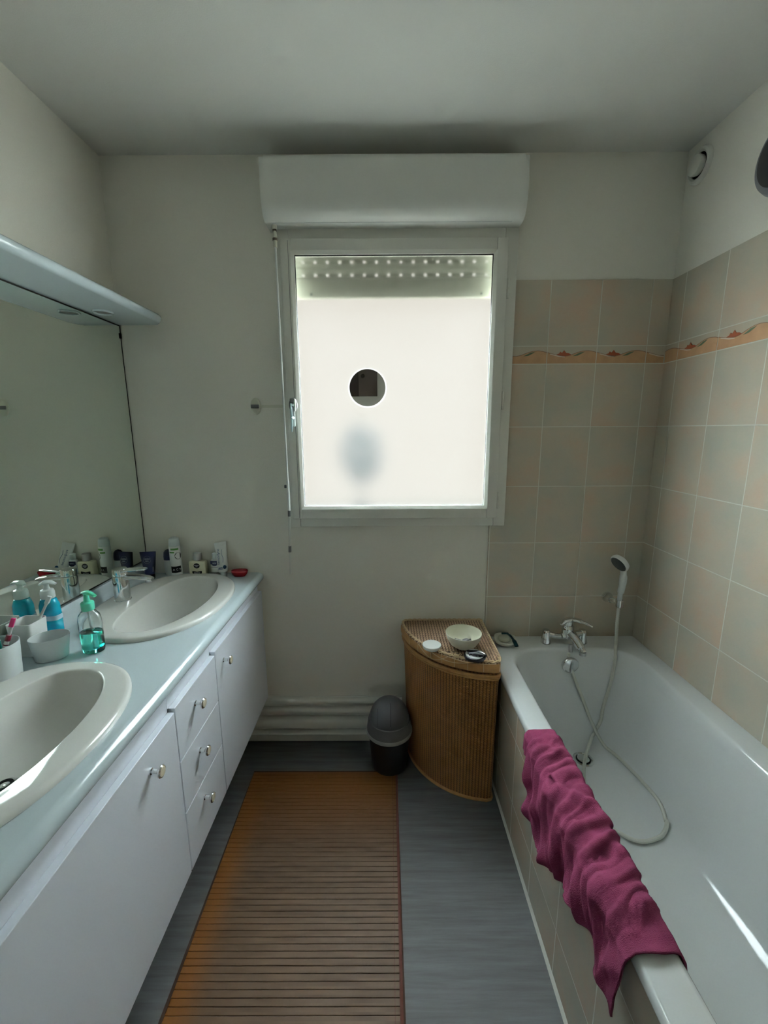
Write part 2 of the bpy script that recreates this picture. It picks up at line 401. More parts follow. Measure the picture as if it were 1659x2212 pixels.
WX0, WX1, WZ0, WZ1 = -1.535, -0.665, 1.12, 2.21
bm = bmesh.new()
box(bm, XL, WX0, 0, 0.03, 0, ZC); box(bm, WX1, XR, 0, 0.03, 0, ZC)
box(bm, WX0, WX1, 0, 0.03, 0, WZ0); box(bm, WX0, WX1, 0, 0.03, WZ1, ZC)
wb = struct(finish('wall_back', bm, 'wall', smooth=None), 'off-white wall around the frosted window')

# tile cladding, 6 mm proud
TP = 0.006
bm = bmesh.new()
box(bm, -0.687, -0.0, -TP, 0.0, 0.30, 1.15); box(bm, -0.626, -0.0, -TP, 0.0, 1.15, ZT)
o = finish('tile_cladding', bm, 'tile_b', wb, smooth=None); struct(o, 'beige tiles beside the window')
bm = bmesh.new(); box(bm, -TP, 0.0, YR, 0.0, 0.30, ZT)
o = finish('tile_cladding', bm, 'tile_r', wr, smooth=None); struct(o, 'beige tiles above the bath')

# decorative border: waves, leaves and flowers
def wave_top(s):   # s in 0..1 across one border tile
    pts = [(0, 0.043), (0.12, 0.037), (0.25, 0.0305), (0.36, 0.0285), (0.46, 0.032), (0.58, 0.041), (0.70, 0.048), (0.82, 0.050), (0.92, 0.047), (1.0, 0.043)]
    for (a, za), (b, zb) in zip(pts, pts[1:]):
        if a <= s <= b:
            t = (s-a)/(b-a); return za+(zb-za)*t
    return 0.043
def border(name, parent, place, spans, lab):
    """place(h, z, depth) -> point; h runs along the wall; spans: list of (h_of_s0, s_from, s_to)"""
    bm = bmesh.new()
    def slab(poly, d0, d1, mi):
        loft(bm, [[place(h, z, d0) for h, z in poly], [place(h, z, d1) for h, z in poly]], mi=mi)
    for h0, sa, sb in spans:
        n = 24
        ss = [sa+(sb-sa)*i/n for i in range(n+1)]; W_ = 0.2
        top = [(h0+s*W_, ZB+wave_top(s)) for s in ss]; bot = [(h0+s*W_, ZB+0.002) for s in ss]
        gap = 0.0016
        top = [(min(max(h, h0+sa*W_+gap), h0+sb*W_-gap), z) for h, z in top]; bot = [(min(max(h, h0+sa*W_+gap), h0+sb*W_-gap), z) for h, z in bot]
        for i in range(n):
            slab([bot[i], bot[i+1], top[i+1], top[i]], 0, 0.0006, 0)
            slab([top[i], top[i+1], (top[i+1][0], top[i+1][1]+0.0022), (top[i][0], top[i][1]+0.0022)], 0, 0.0009, 1)
        def clip(poly): return all(sa <= s <= sb for s, _ in poly)
        leaf = [(0.52, 0.030), (0.58, 0.036), (0.66, 0.044), (0.76, 0.047), (0.70, 0.040), (0.62, 0.032)]
        flow = [(0.18, 0.036), (0.24, 0.040), (0.26, 0.047), (0.30, 0.043), (0.34, 0.053), (0.38, 0.043), (0.44, 0.041), (0.50, 0.0345), (0.36, 0.0305), (0.26, 0.033)]
        foam = [(0.06, 0.037), (0.14, 0.033), (0.24, 0.0275), (0.36, 0.0255), (0.36, 0.028), (0.25, 0.031), (0.15, 0.036), (0.06, 0.040)]
        for poly, mi, d in ((leaf, 2, 0.0012), (flow, 3, 0.0012), (foam, 4, 0.0010)):
            if clip(poly): slab([(h0+s*W_, ZB+z) for s, z in poly], 0, d, mi)
    o = finish(name, bm, None, parent, smooth=None, mats=['wave', 'wave_line', 'wave_leaf', 'wave_flower', 'wave_white'])
    struct(o, lab); return o
border('border_pattern', wb, lambda h, z, d: (h, -TP-d, z),
       [(-0.0826, 0, 0.37), (-0.2826, 0, 1), (-0.4826, 0, 1), (-0.6826, 0.30, 1)], 'peach wave border with rust flowers')
border('border_pattern', wr, lambda h, z, d: (-TP-d, -h, z),
       [(-0.117, 0.62, 1)]+[(0.083+0.2*k, 0, 1) for k in range(9)], 'peach wave border with rust flowers')

# bath panel
bm = bmesh.new(); box(bm, -0.684, -0.664, -1.70, -0.0, 0, 0.525)
struct(finish('trim_1', bm, 'tile_p', smooth=None), 'tiled front panel under the bath rim')
bm = bmesh.new(); extrude_profile(bm, [(-0.6842, 0.0), (-0.692, 0.0), (-0.6842, 0.009)], 'Y', -1.70, -0.001)
struct(finish('trim_2', bm, 'grout'), 'pale silicone line along the foot of the bath panel')

# ================================================================== WINDOW
win = struct(bpy.data.objects.new('window_1', None), 'white framed window with frosted glass'); COL.objects.link(win)
def frame(name, x0, x1, z0, z1, t, y0, y1, m_, parent, bev=0.003, tb=None, tl=None):
    bm = bmesh.new(); tb = tb or t; tl = tl or t
    box(bm, x0, x0+tl, y0, y1, z0, z1, bev); box(bm, x1-t, x1, y0, y1, z0, z1, bev)
    box(bm, x0+tl, x1-t, y0, y1, z0, z0+tb, bev); box(bm, x0+tl, x1-t, y0, y1, z1-t, z1, bev)
    return finish(name, bm, m_, parent)
frame('outer_frame', -1.556, -0.627, 1.077, 2.24, 0.05, -0.028, -0.0005, 'pvc', win)
frame('sash', -1.535, -0.668, 1.115, 2.197, 0.042, -0.046, 0.02, 'pvc', win, 0.004, tb=0.042, tl=0.04)
# glazing bead (sloped) with dark gasket
def bead(x0, x1, z0, z1, w_, ya, yb, m_, name):
    bm = bmesh.new()
    o_ = [(x0, z0), (x1, z0), (x1, z1), (x0, z1)]; i_ = [(x0+w_, z0+w_), (x1-w_, z0+w_), (x1-w_, z1-w_), (x0+w_, z1-w_)]
    loft(bm, [[(x, ya, z) for x, z in o_], [(x, ya-0.002, z) for x, z in o_], [(x, yb, z) for x, z in i_], [(x, yb+0.008, z) for x, z in i_]], cap0=False, cap1=False)
    return finish(name, bm, m_, win, smooth=None)
bead(-1.496, -0.709, 1.156, 2.156, 0.0125, -0.0445, -0.040, 'pvc', 'glazing_bead')
bead(-1.4845, -0.7205, 1.1675, 2.1445, 0.003, -0.034, -0.0315, 'rubber', 'gasket')
bx('glass_pane', -1.486, -0.719, -0.030, -0.024, 1.166, 2.146, 'frost', win)
for z in (2.02, 1.60, 1.19):
    bm = bmesh.new(); lathe(bm, [(0.0055, z-0.035), (0.0055, z-0.001), (0.004, z-0.001), (0.004, z+0.001), (0.0055, z+0.001), (0.0055, z+0.035)], 12, -0.6625, -0.036)
    finish('hinge', bm, 'pvc', win)
# seam lines on the left stile
bm = bmesh.new(); box(bm, -1.5055, -1.5040, -0.0468, -0.0455, 1.12, 2.19); finish('stile_seam', bm, 'clipgrey', win, smooth=None)
# handle: plate + lever seen edge-on
bm = bmesh.new(); box(bm, -1.519, -1.503, -0.056, -0.046, 1.500, 1.572, 0.005, 3); pl = finish('handle_plate', bm, 'plategrey', win)
bm = bmesh.new()
tube(bm, smooth_path([(-1.511, -0.056, 1.535), (-1.511, -0.075, 1.536), (-1.512, -0.083, 1.53)], 4), 0.006, 10)
tube(bm, smooth_path([(-1.512, -0.087, 1.590), (-1.512, -0.083, 1.56), (-1.512, -0.079, 1.53), (-1.512, -0.083, 1.505), (-1.512, -0.086, 1.480)], 5), [0.003]*3+[0.0045]*15+[0.003]*3, 10, flat=(0.7, (0, 1, 0)))
finish('handle_lever', bm, 'lever', pl)

# roller shutter outside, partly lowered
sh = thing('roller_shutter', 'green-grey slatted roller shutter lowered a little outside the window', 'shutter', (0, 0.06, 2.014))
bm = bmesh.new()
def slat(bm, z0, z1, x0=-1.53, x1=-0.67, bulge=0.006):
    n = 6; out = []
    f_ = [(-bulge*math.sin(PI*i/n)-0.004, z0+(z1-z0)*i/n) for i in range(n+1)]
    b_ = [(-bulge*math.sin(PI*i/n)+0.004, z0+(z1-z0)*i/n) for i in range(n, -1, -1)]
    extrude_profile(bm, f_+b_, 'X', x0, x1)
zs = 2.086
k = 0
while zs < 2.28:
    slat(bm, zs+0.020-2.014, zs+0.020+0.038-2.014) if k else slat(bm, zs+0.001-2.014, zs+0.010-2.014, bulge=0.003)
    if k == 0: base = zs+0.010
    k += 1
    if k > 1: zs += 0.048
    if k > 4: break
finish('slats', bm, 'shutter', sh)
bm = bmesh.new()
bm.free()
for zr in (2.097, 2.145, 2.193):          # perforated webs between the slats
    bm = bmesh.new()
    x = -1.53; hx = -1.467-0.0493
    while hx < -0.67:
        box(bm, x, hx-0.006, -0.003, 0.003, zr-2.014-0.001, zr-2.014+0.010); x = hx+0.006; hx += 0.0493
    box(bm, x, -0.67, -0.003, 0.003, zr-2.014-0.001, zr-2.014+0.010)
    box(bm, -1.53, -0.67, -0.003, 0.003, zr-2.014+0.010, zr-2.014+0.012)
    finish('perforated_web', bm, 'shutter', sh, smooth=None)
bm = bmesh.new(); box(bm, -1.53, -0.67, -0.007, 0.007, 0.0, 0.072, 0.003); finish('bottom_bar', bm, 'shutter', sh)
for x in (-1.437, -0.745):
    bm = bmesh.new(); lathe(bm, [(0.005, 0), (0.005, 0.006), (0.003, 0.008)], 12, M4=Matrix.Translation((x, -0.007, 0.014)) @ Matrix.Rotation(PI/2, 4, 'X'))
    finish('stop_screw', bm, 'black', sh)

# outside ledge with a plant added to stand in for an unidentified dark smudge
struct(bx('trim_3', -2.4, -0.2, 0.15, 1.6, 0.81, 0.85, 'soil'), 'outside window ledge')
pt = thing('smudge_plant', 'made-up dark plant standing in for the unidentified smudge behind the frosted glass', 'plant', (-1.314, 1.30, 0.85))
bm = bmesh.new(); lathe(bm, [(0.035, 0), (0.045, 0.08), (0.048, 0.08), (0.048, 0.09), (0.04, 0.09), (0.038, 0.07)], 24); finish('plant_pot', bm, 'bush', pt)
bm = bmesh.new()
for i in range(520):
    th = random.uniform(0, 2*PI); ph = math.acos(random.uniform(-1, 1)); r_ = 0.175*random.uniform(0.4, 1.0)
    c = Vector((r_*math.sin(ph)*math.cos(th), r_*math.sin(ph)*math.sin(th), 0.455+r_*1.35*math.cos(ph)))
    d = Vector((random.uniform(-1, 1), random.uniform(-1, 1), random.uniform(-1, 1))).normalized(); e = d.orthogonal().normalized()
    q = [c-d*0.018, c+e*0.008, c+d*0.018, c-e*0.008]; nn = d.cross(e)*0.0006
    loft(bm, [[p-nn for p in q], [p+nn for p in q]])
finish('foliage', bm, 'bush', pt, smooth=None)
bm = bmesh.new(); tube(bm, [(0, 0, 0.07), (0.002, 0, 0.42)], 0.005, 8); finish('stem', bm, 'bush', pt)

# shutter box
sb = thing('shutter_box', 'long white roller shutter box with curved lower front above the window', 'shutter box', (-1.10, 0, 2.235))
prof = [(-0.001, 0.0), (-0.001, 0.195), (-0.11, 0.2)]
prof = [(0, 0), (0, 0.197), (-0.118, 0.197), (-0.124, 0.192), (-0.126, 0.18), (-0.126, 0.075), (-0.123, 0.05), (-0.116, 0.028), (-0.105, 0.012), (-0.09, 0.003), (-0.08, 0.0)]
bm = bmesh.new(); extrude_profile(bm, prof, 'X', -0.462, 0.455); finish('box_body', bm, 'pvc_box', sb, smooth=50)
for xa, xb in ((-0.478, -0.462), (0.455, 0.471)):
    bm = bmesh.new(); pr = [(y*0.97, z*0.985) for y, z in prof]
    extrude_profile(bm, pr, 'X', xa, xb); finish('end_cap', bm, 'pvc_box', sb, smooth=50)
bm = bmesh.new(); box(bm, -0.45, 0.43, -0.0805, -0.078, -0.001, 0.0015); finish('seam_strip', bm, 'plategrey', sb, smooth=None)

# crank rod
ck = thing('shutter_crank', 'thin white crank rod hanging down the left side of the window', 'crank', (-1.548, -0.060, 2.235))
bm = bmesh.new()
tube(bm, [(0, 0, -0.0), (0, 0, -0.014)], 0.009, 12); tube(bm, [(0, 0, -0.014), (0.003, -0.004, -0.040)], [0.005, 0.006], 10)
tube(bm, [(0.0, 0.0, -0.048), (0.0, 0.0, -0.075)], [0.008, 0.007], 10); finish('universal_joint', bm, 'creamplastic', ck)
bm = bmesh.new(); lathe(bm, [(0.0095, -0.052), (0.0095, -0.044)], 12); finish('joint_collar', bm, 'brown1', ck)
bm = bmesh.new(); lathe(bm, [(0.0075, -0.02), (0.0075, -0.012)], 12); finish('joint_collar', bm, 'brown1', ck)
bm = bmesh.new(); tube(bm, [(0, 0, -0.06), (0.003, 0, -0.958)], 0.0038, 10); finish('rod', bm, 'white', ck)
bm = bmesh.new(); tube(bm, [(0.003, 0, -0.955), (0.004, -0.002, -1.08)], [0.0062, 0.0055], 10); finish('grip', bm, 'white', ck)
bm = bmesh.new(); tube(bm, [(0.004, -0.002, -1.08), (0.003, -0.001, -1.105)], 0.006, 10); finish('grip_hinge', bm, 'clipgrey', ck)
bm = bmesh.new(); box(bm, -0.012, -0.001, -0.004, 0.004, -0.985, -0.972, 0.002); finish('grip_clip', bm, 'clipgrey', ck)
bm = bmesh.new(); tube(bm, [(0.003, -0.001, -1.10), (-0.002, 0, -1.25), (-0.004, 0, -1.36)], 0.0042, 10); finish('lower_rod', bm, 'pvc', ck)
bm = bmesh.new(); tube(bm, [(-0.001, 0, -1.235), (-0.002, 0, -1.262)], 0.0062, 10); finish('joint_ring', bm, 'clipgrey', ck)

# adhesive hooks
def hook(x, y, z, label, triple):
    t = thing('adhesive_hook', label, 'hook', (x, y, z), group='adhesive hooks beside the window')
    bm = bmesh.new(); loft(bm, [[(0.022*s*math.cos(2*PI*i/32), yy, 0.034*s*math.sin(2*PI*i/32)) for i in range(32)] for yy, s in ((0, 1), (-0.004, 1), (-0.008, 0.9), (-0.011, 0.7))])
    finish('hook_base', bm, 'creamplastic' if not triple else 'clipgrey' , t)
    if triple:
        for dz, hh in ((0.021, 0.009), (0.0, 0.006), (-0.021, 0.009)):
            bm = bmesh.new(); box(bm, -0.013, 0.008, -0.020, -0.008, dz-hh, dz+hh, 0.003); finish('clip', bm, 'clipgrey' if dz else 'brushed', t)
        bm = bmesh.new(); loft(bm, [[(0.011+0.004*math.cos(2*PI*i/16), yy, 0.028*math.sin(2*PI*i/16)) for i in range(16)] for yy in (-0.006, -0.018)]); finish('clip_edge', bm, 'creamplastic', t)
    else:
        bm = bmesh.new(); box(bm, -0.018, 0.016, -0.015, -0.009, -0.008, 0.007, 0.002); finish('clip', bm, 'clipgrey', t)
    return t
hook(-1.675, 0, 1.584, 'small oval adhesive hook on the bare wall left of the window', False)
h2 = hook(-1.510, -0.046, 1.586, 'small adhesive hook with three grey clips on the window sash above the handle', True)
h2.scale = (0.8, 1, 0.85)
tp = bx('cord_strip', -1.655, -1.556, -0.0012, -0.0001, 1.578, 1.590, 'creamplastic')
tag(tp, 'thin cream strip stuck on the wall between the two hooks', 'strip')

# shaving mirror stuck to the glass
sm = thing('shaving_mirror', 'round mirror with white rim stuck on the frosted window glass', 'mirror', (-1.2095, -0.037, 1.652))
bm = bmesh.new()
loft(bm, [[(r*math.cos(2*PI*i/64), y, r*math.sin(2*PI*i/64)) for i in range(64)] for r, y in ((0.072, 0.006), (0.0775, 0.003), (0.0775, -0.006), (0.075, -0.009), (0.0722, -0.009), (0.0722, -0.006))], cap0=True, cap1=False)
finish('mirror_rim', bm, 'rimclear', sm)
bm = bmesh.new(); disc_neg_y(bm, 0, -0.0055, 0, 0.0722, 0.0722, 0.001, 64); finish('mirror_glass', bm, 'mirror2', sm)
sm.rotation_euler = (0, 0, 0)

# rear wall cupboard (seen in the shaving mirror)
cb = thing('wall_cupboard', 'brown wooden wall cupboard mirrored in the round shaving mirror', 'cupboard', (-1.45, YR, 1.822))
bm = bmesh.new(); box(bm, -0.42, 0.049, 0, 0.04, 0, 0.6, 0.002); finish('side_panel', bm, 'brown2', cb)
bm = bmesh.new(); box(bm, 0.049, 0.236, 0, 0.06, 0, 0.6, 0.002); dr = finish('cupboard_door', bm, 'brown1', cb)
bm = bmesh.new(); lathe(bm, [(0.008, 0), (0.008, 0.01), (0.02, 0.02), (0.022, 0.03), (0.015, 0.038)], 20, M4=Matrix.Translation((0.092, 0.06, 0.19)) @ Matrix.Rotation(-PI/2, 4, 'X')); finish('cupboard_knob', bm, 'brown2', dr)

# ================================================================== LEFT SIDE: mirror, pelmet, vanity
mi_ = thing('wall_mirror', 'large frameless wall mirror above the double washbasin counter', 'mirror', (XL, -0.80, 0.925))
bm = bmesh.new(); box(bm, 0.0, 0.0070, -0.86, 0.797, 0, 0.977); finish('backing', bm, 'blackedge', mi_, smooth=None)
bm = bmesh.new(); box(bm, 0.0070, 0.0078, -0.86, 0.790, 0.006, 0.972); finish('mirror_glass', bm, 'mirror', mi_, smooth=None)
bm = bmesh.new(); box(bm, 0.0075, 0.011, 0.786, 0.795, 0.926, 0.946, 0.001); finish('mirror_clip', bm, 'black', mi_)

pe = thing('mirror_pelmet', 'pale rounded shelf pelmet with recessed spotlights above the wall mirror', 'pelmet', (XL, -0.80, 1.903))
bm = bmesh.new()
D = 0.195
pp = [(0, 0), (D-0.018, 0), (D-0.010, 0.0015), (D-0.004, 0.006), (D, 0.015), (D-0.002, 0.024), (D-0.009, 0.030), (D-0.018, 0.032), (0, 0.032)]
# rounded far end: shrink depth near the end
ysec = [-0.86]+[0.80-0.05*(1-math.sin(PI/2*i/8)) for i in range(9)]
rings_ = []
for i, yy in enumerate(ysec):
    s = 1.0
    if i >= 1: s = (D-0.05+0.05*math.sqrt(max(0, 1-((yy-0.75)/0.05)**2)))/D if yy > 0.75 else 1.0
    s = max(s, 0.86)
    rings_.append([(x*s, min(yy, 0.799), z) for x, z in pp])
loft(bm, rings_); finish('pelmet_board', bm, 'lamin', pe, smooth=50)
for yy in (-0.199, -0.80):
    bm = bmesh.new()
    lathe(bm, [(0.034, -0.0), (0.034, -0.004), (0.030, -0.006), (0.027, -0.004), (0.027, -0.0)], 32, 0.068, yy+0.80, cap0=False)
    sp = finish('spotlight_ring', bm, 'lamin', pe)
    bm = bmesh.new(); lathe(bm, [(0.0265, -0.001), (0.020, 0.0-0.002)], 24, 0.068, yy+0.80); finish('spotlight_lens', bm, 'clipgrey', sp)

# countertop
CT = 0.862; CF = -1.688
ctop = bmesh.new()
r_ = 0.022
nose = [(XL+0.0, CT-0.036), (XL+0.0, CT+0.060), (XL+0.012, CT+0.060), (XL+0.016, CT+0.055), (XL+0.018, CT+0.03), (XL+0.023, CT+0.012), (XL+0.034, CT+0.002), (XL+0.05, CT)]
nose += [(CF-r_, CT)]+[(CF-r_+r_*math.sin(PI/2*i/6), CT-r_+r_*math.cos(PI/2*i/6)) for i in range(1, 7)]
nose += [(CF-0.001, CT-0.028), (CF-0.005, CT-0.034), (CF-0.012, CT-0.036)]
extrude_profile(ctop, nose, 'Y', -1.62, -0.001)
counter = finish('countertop', ctop, 'lamin', None, smooth=40)
tag(counter, 'long pale countertop with rounded front edge and two inset washbasins', 'countertop')

def outl(th, ax, ay, xc, yc, e=2.0):
    c, s = math.cos(th), math.sin(th)
    return (xc+ax*math.copysign(abs(c)**(2/e), c), yc+ay*math.copysign(abs(s)**(2/e), s))
def basin_outer(th, yc, g=1.0): return outl(th, 0.222*g, 0.300*g, -1.948, yc, 2.25)
def basin_inner(th, yc, k=1.0, sh_=0.0):
    c, s = math.cos(th), math.sin(th); xc = -1.925
    if c >= 0: x = xc+0.132*k*abs(c)**(2/2.05); y = 0.252*k*math.copysign(abs(s)**(2/2.05), s)
    else: x = xc-0.118*k*abs(c)**(2/3.2); y = 0.252*k*math.copysign(abs(s)**(2/2.3), s)
    return (x+sh_, yc+y)
for yc in (-0.342, -1.060):
    cb_ = bmesh.new(); n = 64
    loft(cb_, [[(*basin_inner(2*PI*i/n, yc, 1.04), z) for i in range(n)] for z in (0.7, 1.0)])
    cut = finish('cutter', cb_, 'lamin', None, smooth=None)
    md = counter.modifiers.new('b', 'BOOLEAN'); md.operation = 'DIFFERENCE'; md.object = cut; md.solver = 'EXACT'
    bpy.context.view_layer.update()
    me = bpy.data.meshes.new_from_object(counter.evaluated_get(bpy.context.evaluated_depsgraph_get()))
    counter.modifiers.clear(); counter.data = me; bpy.data.objects.remove(cut)
for p in counter.data.polygons: p.use_smooth = True
counter.data.set_sharp_from_angle(angle=math.radians(40))

def washbasin(yc, label):
    t = thing('washbasin', label, 'washbasin', (-1.93, yc, CT), group='washbasins in the countertop')
    bm = bmesh.new(); n = 96; R_ = []
    def O(g, z): return [(p[0]+1.93, p[1]-yc, z) for p in (basin_outer(2*PI*i/n, yc, g) for i in range(n))]
    def I(k_, z, s=0): return [(p[0]+1.93, p[1]-yc, z) for p in (basin_inner(2*PI*i/n, yc, k_, s) for i in range(n))]
    R_ = [O(1.0, 0.0005), O(1.0, 0.007), O(0.992, 0.012), O(0.975, 0.0145), O(0.95, 0.015)]
    R_ += [I(1.03, 0.0147), I(1.012, 0.0140), I(1.003, 0.0115), I(0.995, 0.004), I(0.965, -0.018), I(0.93, -0.042), I(0.86, -0.070), I(0.72, -0.092), I(0.5, -0.103), I(0.25, -0.107), I(0.12, -0.108)]
    # underside
    loft(bm, R_, cap0=False, cap1=True)
    finish('bowl', bm, 'ceramic', t, smooth=60)
    bm = bmesh.new()
    lathe(bm, [(0.032, -0.1080), (0.032, -0.1040), (0.028, -0.1020), (0.024, -0.1040)], 32, cap0=False, cap1=False)
    lathe(bm, [(0.021, -0.0990), (0.021, -0.0930), (0.017, -0.0915), (0.0, -0.0910)], 32)
    lathe(bm, [(0.024, -0.1065), (0.006, -0.1065), (0.006, -0.0970)], 24, cap0=False)
    finish('drain', bm, 'chrome', t)
    bm = bmesh.new(); lathe(bm, [(0.016, -0.0912), (0.0155, -0.0902), (0.010, -0.0902), (0.0095, -0.0912)], 28, cap0=False, cap1=False); finish('drain_ring', bm, 'black', t)
    return t
washbasin(-0.342, 'white oval inset washbasin nearer the window')
washbasin(-1.060, 'white oval inset washbasin in the foreground, cut by the left edge')

def basin_tap(yc, label):
    t = thing('basin_mixer_tap', label, 'tap', (-2.107, yc, CT+0.0148))
    bm = bmesh.new(); lathe(bm, [(0.0285, 0), (0.0285, 0.003), (0.0265, 0.005), (0.0262, 0.088), (0.0245, 0.094)], 40)
    tube(bm, [(0.0, 0, 0.088), (0.03, 0, 0.089), (0.07, 0, 0.088), (0.10, 0, 0.084), (0.117, 0, 0.080)], [0.019, 0.019, 0.0185, 0.0175, 0.012], 20, flat=(0.5, (0, 0, 1)))
    finish('body', bm, 'chrome', t)
    bm = bmesh.new(); tube(bm, [(0.102, 0, 0.078), (0.102, 0, 0.069)], 0.011, 16); finish('aerator', bm, 'brushed', t)
    bm = bmesh.new(); lathe(bm, [(0.0235, 0.0945), (0.0255, 0.096), (0.0255, 0.116), (0.0235, 0.120), (0.014, 0.122), (0, 0.1225)], 40)
    tube(bm, [(0.0, 0, 0.112), (0.03, 0, 0.114), (0.07, 0, 0.117), (0.092, 0, 0.118), (0.098, 0, 0.118)], [0.021, 0.021, 0.019, 0.016, 0.010], 18, flat=(0.28, (-0.2, 0, 1)))
    finish('lever', bm, 'chrome', t)
basin_tap(-0.342, 'chrome mixer tap on the washbasin nearer the window')

# cabinets hung under the counter
XD = -1.700
def knob(parent, y, z, px=0.0):
    bm = bmesh.new()
    Mx = Matrix.Translation((px, y, z)) @ Matrix.Rotation(PI/2, 4, 'Y')
    lathe(bm, [(0.008, 0), (0.008, 0.002), (0.0055, 0.004), (0.0055, 0.016), (0.009, 0.019), (0.0145, 0.022), (0.0152, 0.0255), (0.0135, 0.028), (0.0125, 0.0282)], 28, M4=Mx, cap1=False)
    k = finish('knob', bm, 'chrome', parent)
    bm = bmesh.new(); lathe(bm, [(0.0125, 0.0275), (0.011, 0.0292), (0.006, 0.0302), (0.0, 0.0304)], 24, M4=Mx); finish('knob_inlay', bm, 'cream', k)
def carcass(t, ya, yb, z0, z1):
    bm = bmesh.new(); xw = XL+0.002; xf = XD-0.0185
    th = 0.016
    box(bm, xw, xf, ya, ya+th, z0, 0.735); box(bm, xw, xf, yb-th, yb, z0, 0.735)
    box(bm, xw, xf, ya+th, yb-th, z0, z0+th); box(bm, xw, xw+0.006, ya+th, yb-th, z0+th, 0.735)
    box(bm, xf-th, xf, ya, yb, 0.735, z1); box(bm, xf-th, xf, ya+th, yb-th, 0.70, 0.735)      # fascia rail under the worktop
    for v in bm.verts: v.co -= t.location
    finish('carcass', bm, 'lacquer', t, smooth=None)
ZL = 0.245
def front(name, t, ya, yb, z0, z1, parent=None):
    bm = bmesh.new(); box(bm, XD-0.018, XD, ya, yb, z0, z1, 0.0012, 1)
    for v in bm.verts: v.co -= t.location
    return finish(name, bm, 'lacquer', parent or t, smooth=None)
def cab(label, ya, yb, z1, doors=None, drawers=None, cat='cabinet', name='vanity_cabinet'):
    t = thing(name, label, cat, (XL, (ya+yb)/2, ZL), group='vanity cabinets under the countertop')
    carcass(t, ya, yb, ZL+0.004, CT-0.036)
    for (a, b, ky, kz) in doors or []:
        d = front('cabinet_door', t, a, b, ZL, z1); knob(d, ky-t.location.y, kz-t.location.z, XD-XL)
    for (za, zb, ky, kz) in drawers or []:
        d = front('drawer_front', t, ya+0.0012, yb-0.0012, za, zb); knob(d, ky-t.location.y, kz-t.location.z, XD-XL)
    return t
cab('white vanity cabinet with one door at the window end of the counter', -0.541, -0.002, 0.776, doors=[(-0.540, -0.004, -0.478, 0.712)])
cab('white vanity unit with three drawers between the two door cabinets', -0.812, -0.542, 0.766,
    drawers=[(0.6025, 0.766, -0.700, 0.703), (0.4385, 0.600, -0.700, 0.545), (ZL, 0.436, -0.700, 0.380)])
cab('white vanity cabinet with large door in the foreground', -1.40, -0.813, 0.757, doors=[(-1.399, -0.8145, -0.940, 0.692)])

# ================================================================== TOILETRIES
def bottle_root(name, label, cat, x, y, z=CT, rz=0): return thing(name, label, cat, (x, y, z), rz)
def sect(w_, d_, z, n=24, e=3.0, cx=0, cy=0):
    out = []
    for i in range(n):
        c, s = math.cos(2*PI*i/n), math.sin(2*PI*i/n)
        out.append((cx+w_/2*math.copysign(abs(c)**(2/e), c), cy+d_/2*math.copysign(abs(s)**(2/e), s), z))
    return out
def logo_disc(parent, x, y, z, r, disc_m, words, rot=None):
    bm = bmesh.new(); disc_neg_y(bm, x, y, z, r, r, 0.0005); finish('logo_disc', bm, disc_m, parent, smooth=None)
def put_text(parent, s, size, x, y, z, m_, roll=0): return text('lettering', s, size, face_neg_y(x, y, z, roll), m_, parent)

# navy face cream tube standing on its cap, next to mirror
t = bottle_root('cream_tube', 'dark blue cream tube standing on its black cap in the mirror corner', 'tube', -2.153, -0.075, rz=0.12)
bm = bmesh.new(); loft(bm, [sect(0.040, 0.030, 0.022, e=2), sect(0.043, 0.033, 0.028, e=2), sect(0.052, 0.028, 0.06, e=2), sect(0.062, 0.012, 0.10, e=2.4), sect(0.066, 0.0022, 0.114, e=5), sect(0.066, 0.0022, 0.120, e=5)])
finish('tube_body', bm, 'navy', t)
bm = bmesh.new(); loft(bm, [sect(0.036, 0.030, 0.0, e=2), sect(0.038, 0.032, 0.004, e=2), sect(0.040, 0.032, 0.021, e=2)]); finish('cap', bm, 'black', t)
bm = bmesh.new()
loft(bm, [[(x, -0.5*d-0.0006, z) for x, z, d in q] for q in ([(-0.019, 0.033, 0.024), (0.021, 0.033, 0.022), (0.022, 0.055, 0.020), (-0.021, 0.055, 0.022)],)] + [[(x, -0.5*d+0.004, z) for x, z, d in [(-0.019, 0.033, 0.024), (0.021, 0.033, 0.022), (0.022, 0.055, 0.020), (-0.021, 0.055, 0.022)]]])
finish('grey_label', bm, 'navygrey', t, smooth=None)
tl = Matrix.Translation((0.0, -0.0135, 0.088)) @ Matrix.Rotation(-0.2, 4, 'X')
bm = bmesh.new()
v = lathe(bm, [(0.0160, 0.0), (0.0160, 0.0006), (0.0148, 0.0006), (0.0148, 0.0)], 28, cap0=False, cap1=False, M4=tl @ Matrix.Rotation(PI/2, 4, 'X')); finish('logo_ring', bm, 'navygrey', t)
text('lettering', 'NIVEA', 0.0085, tl @ Matrix.Translation((0, -0.001, 0.003)) @ Matrix.Rotation(PI/2, 4, 'X'), 'printwhite', t)
text('lettering', 'MEN', 0.0065, tl @ Matrix.Translation((0, -0.001, -0.006)) @ Matrix.Rotation(PI/2, 4, 'X'), 'printwhite', t)

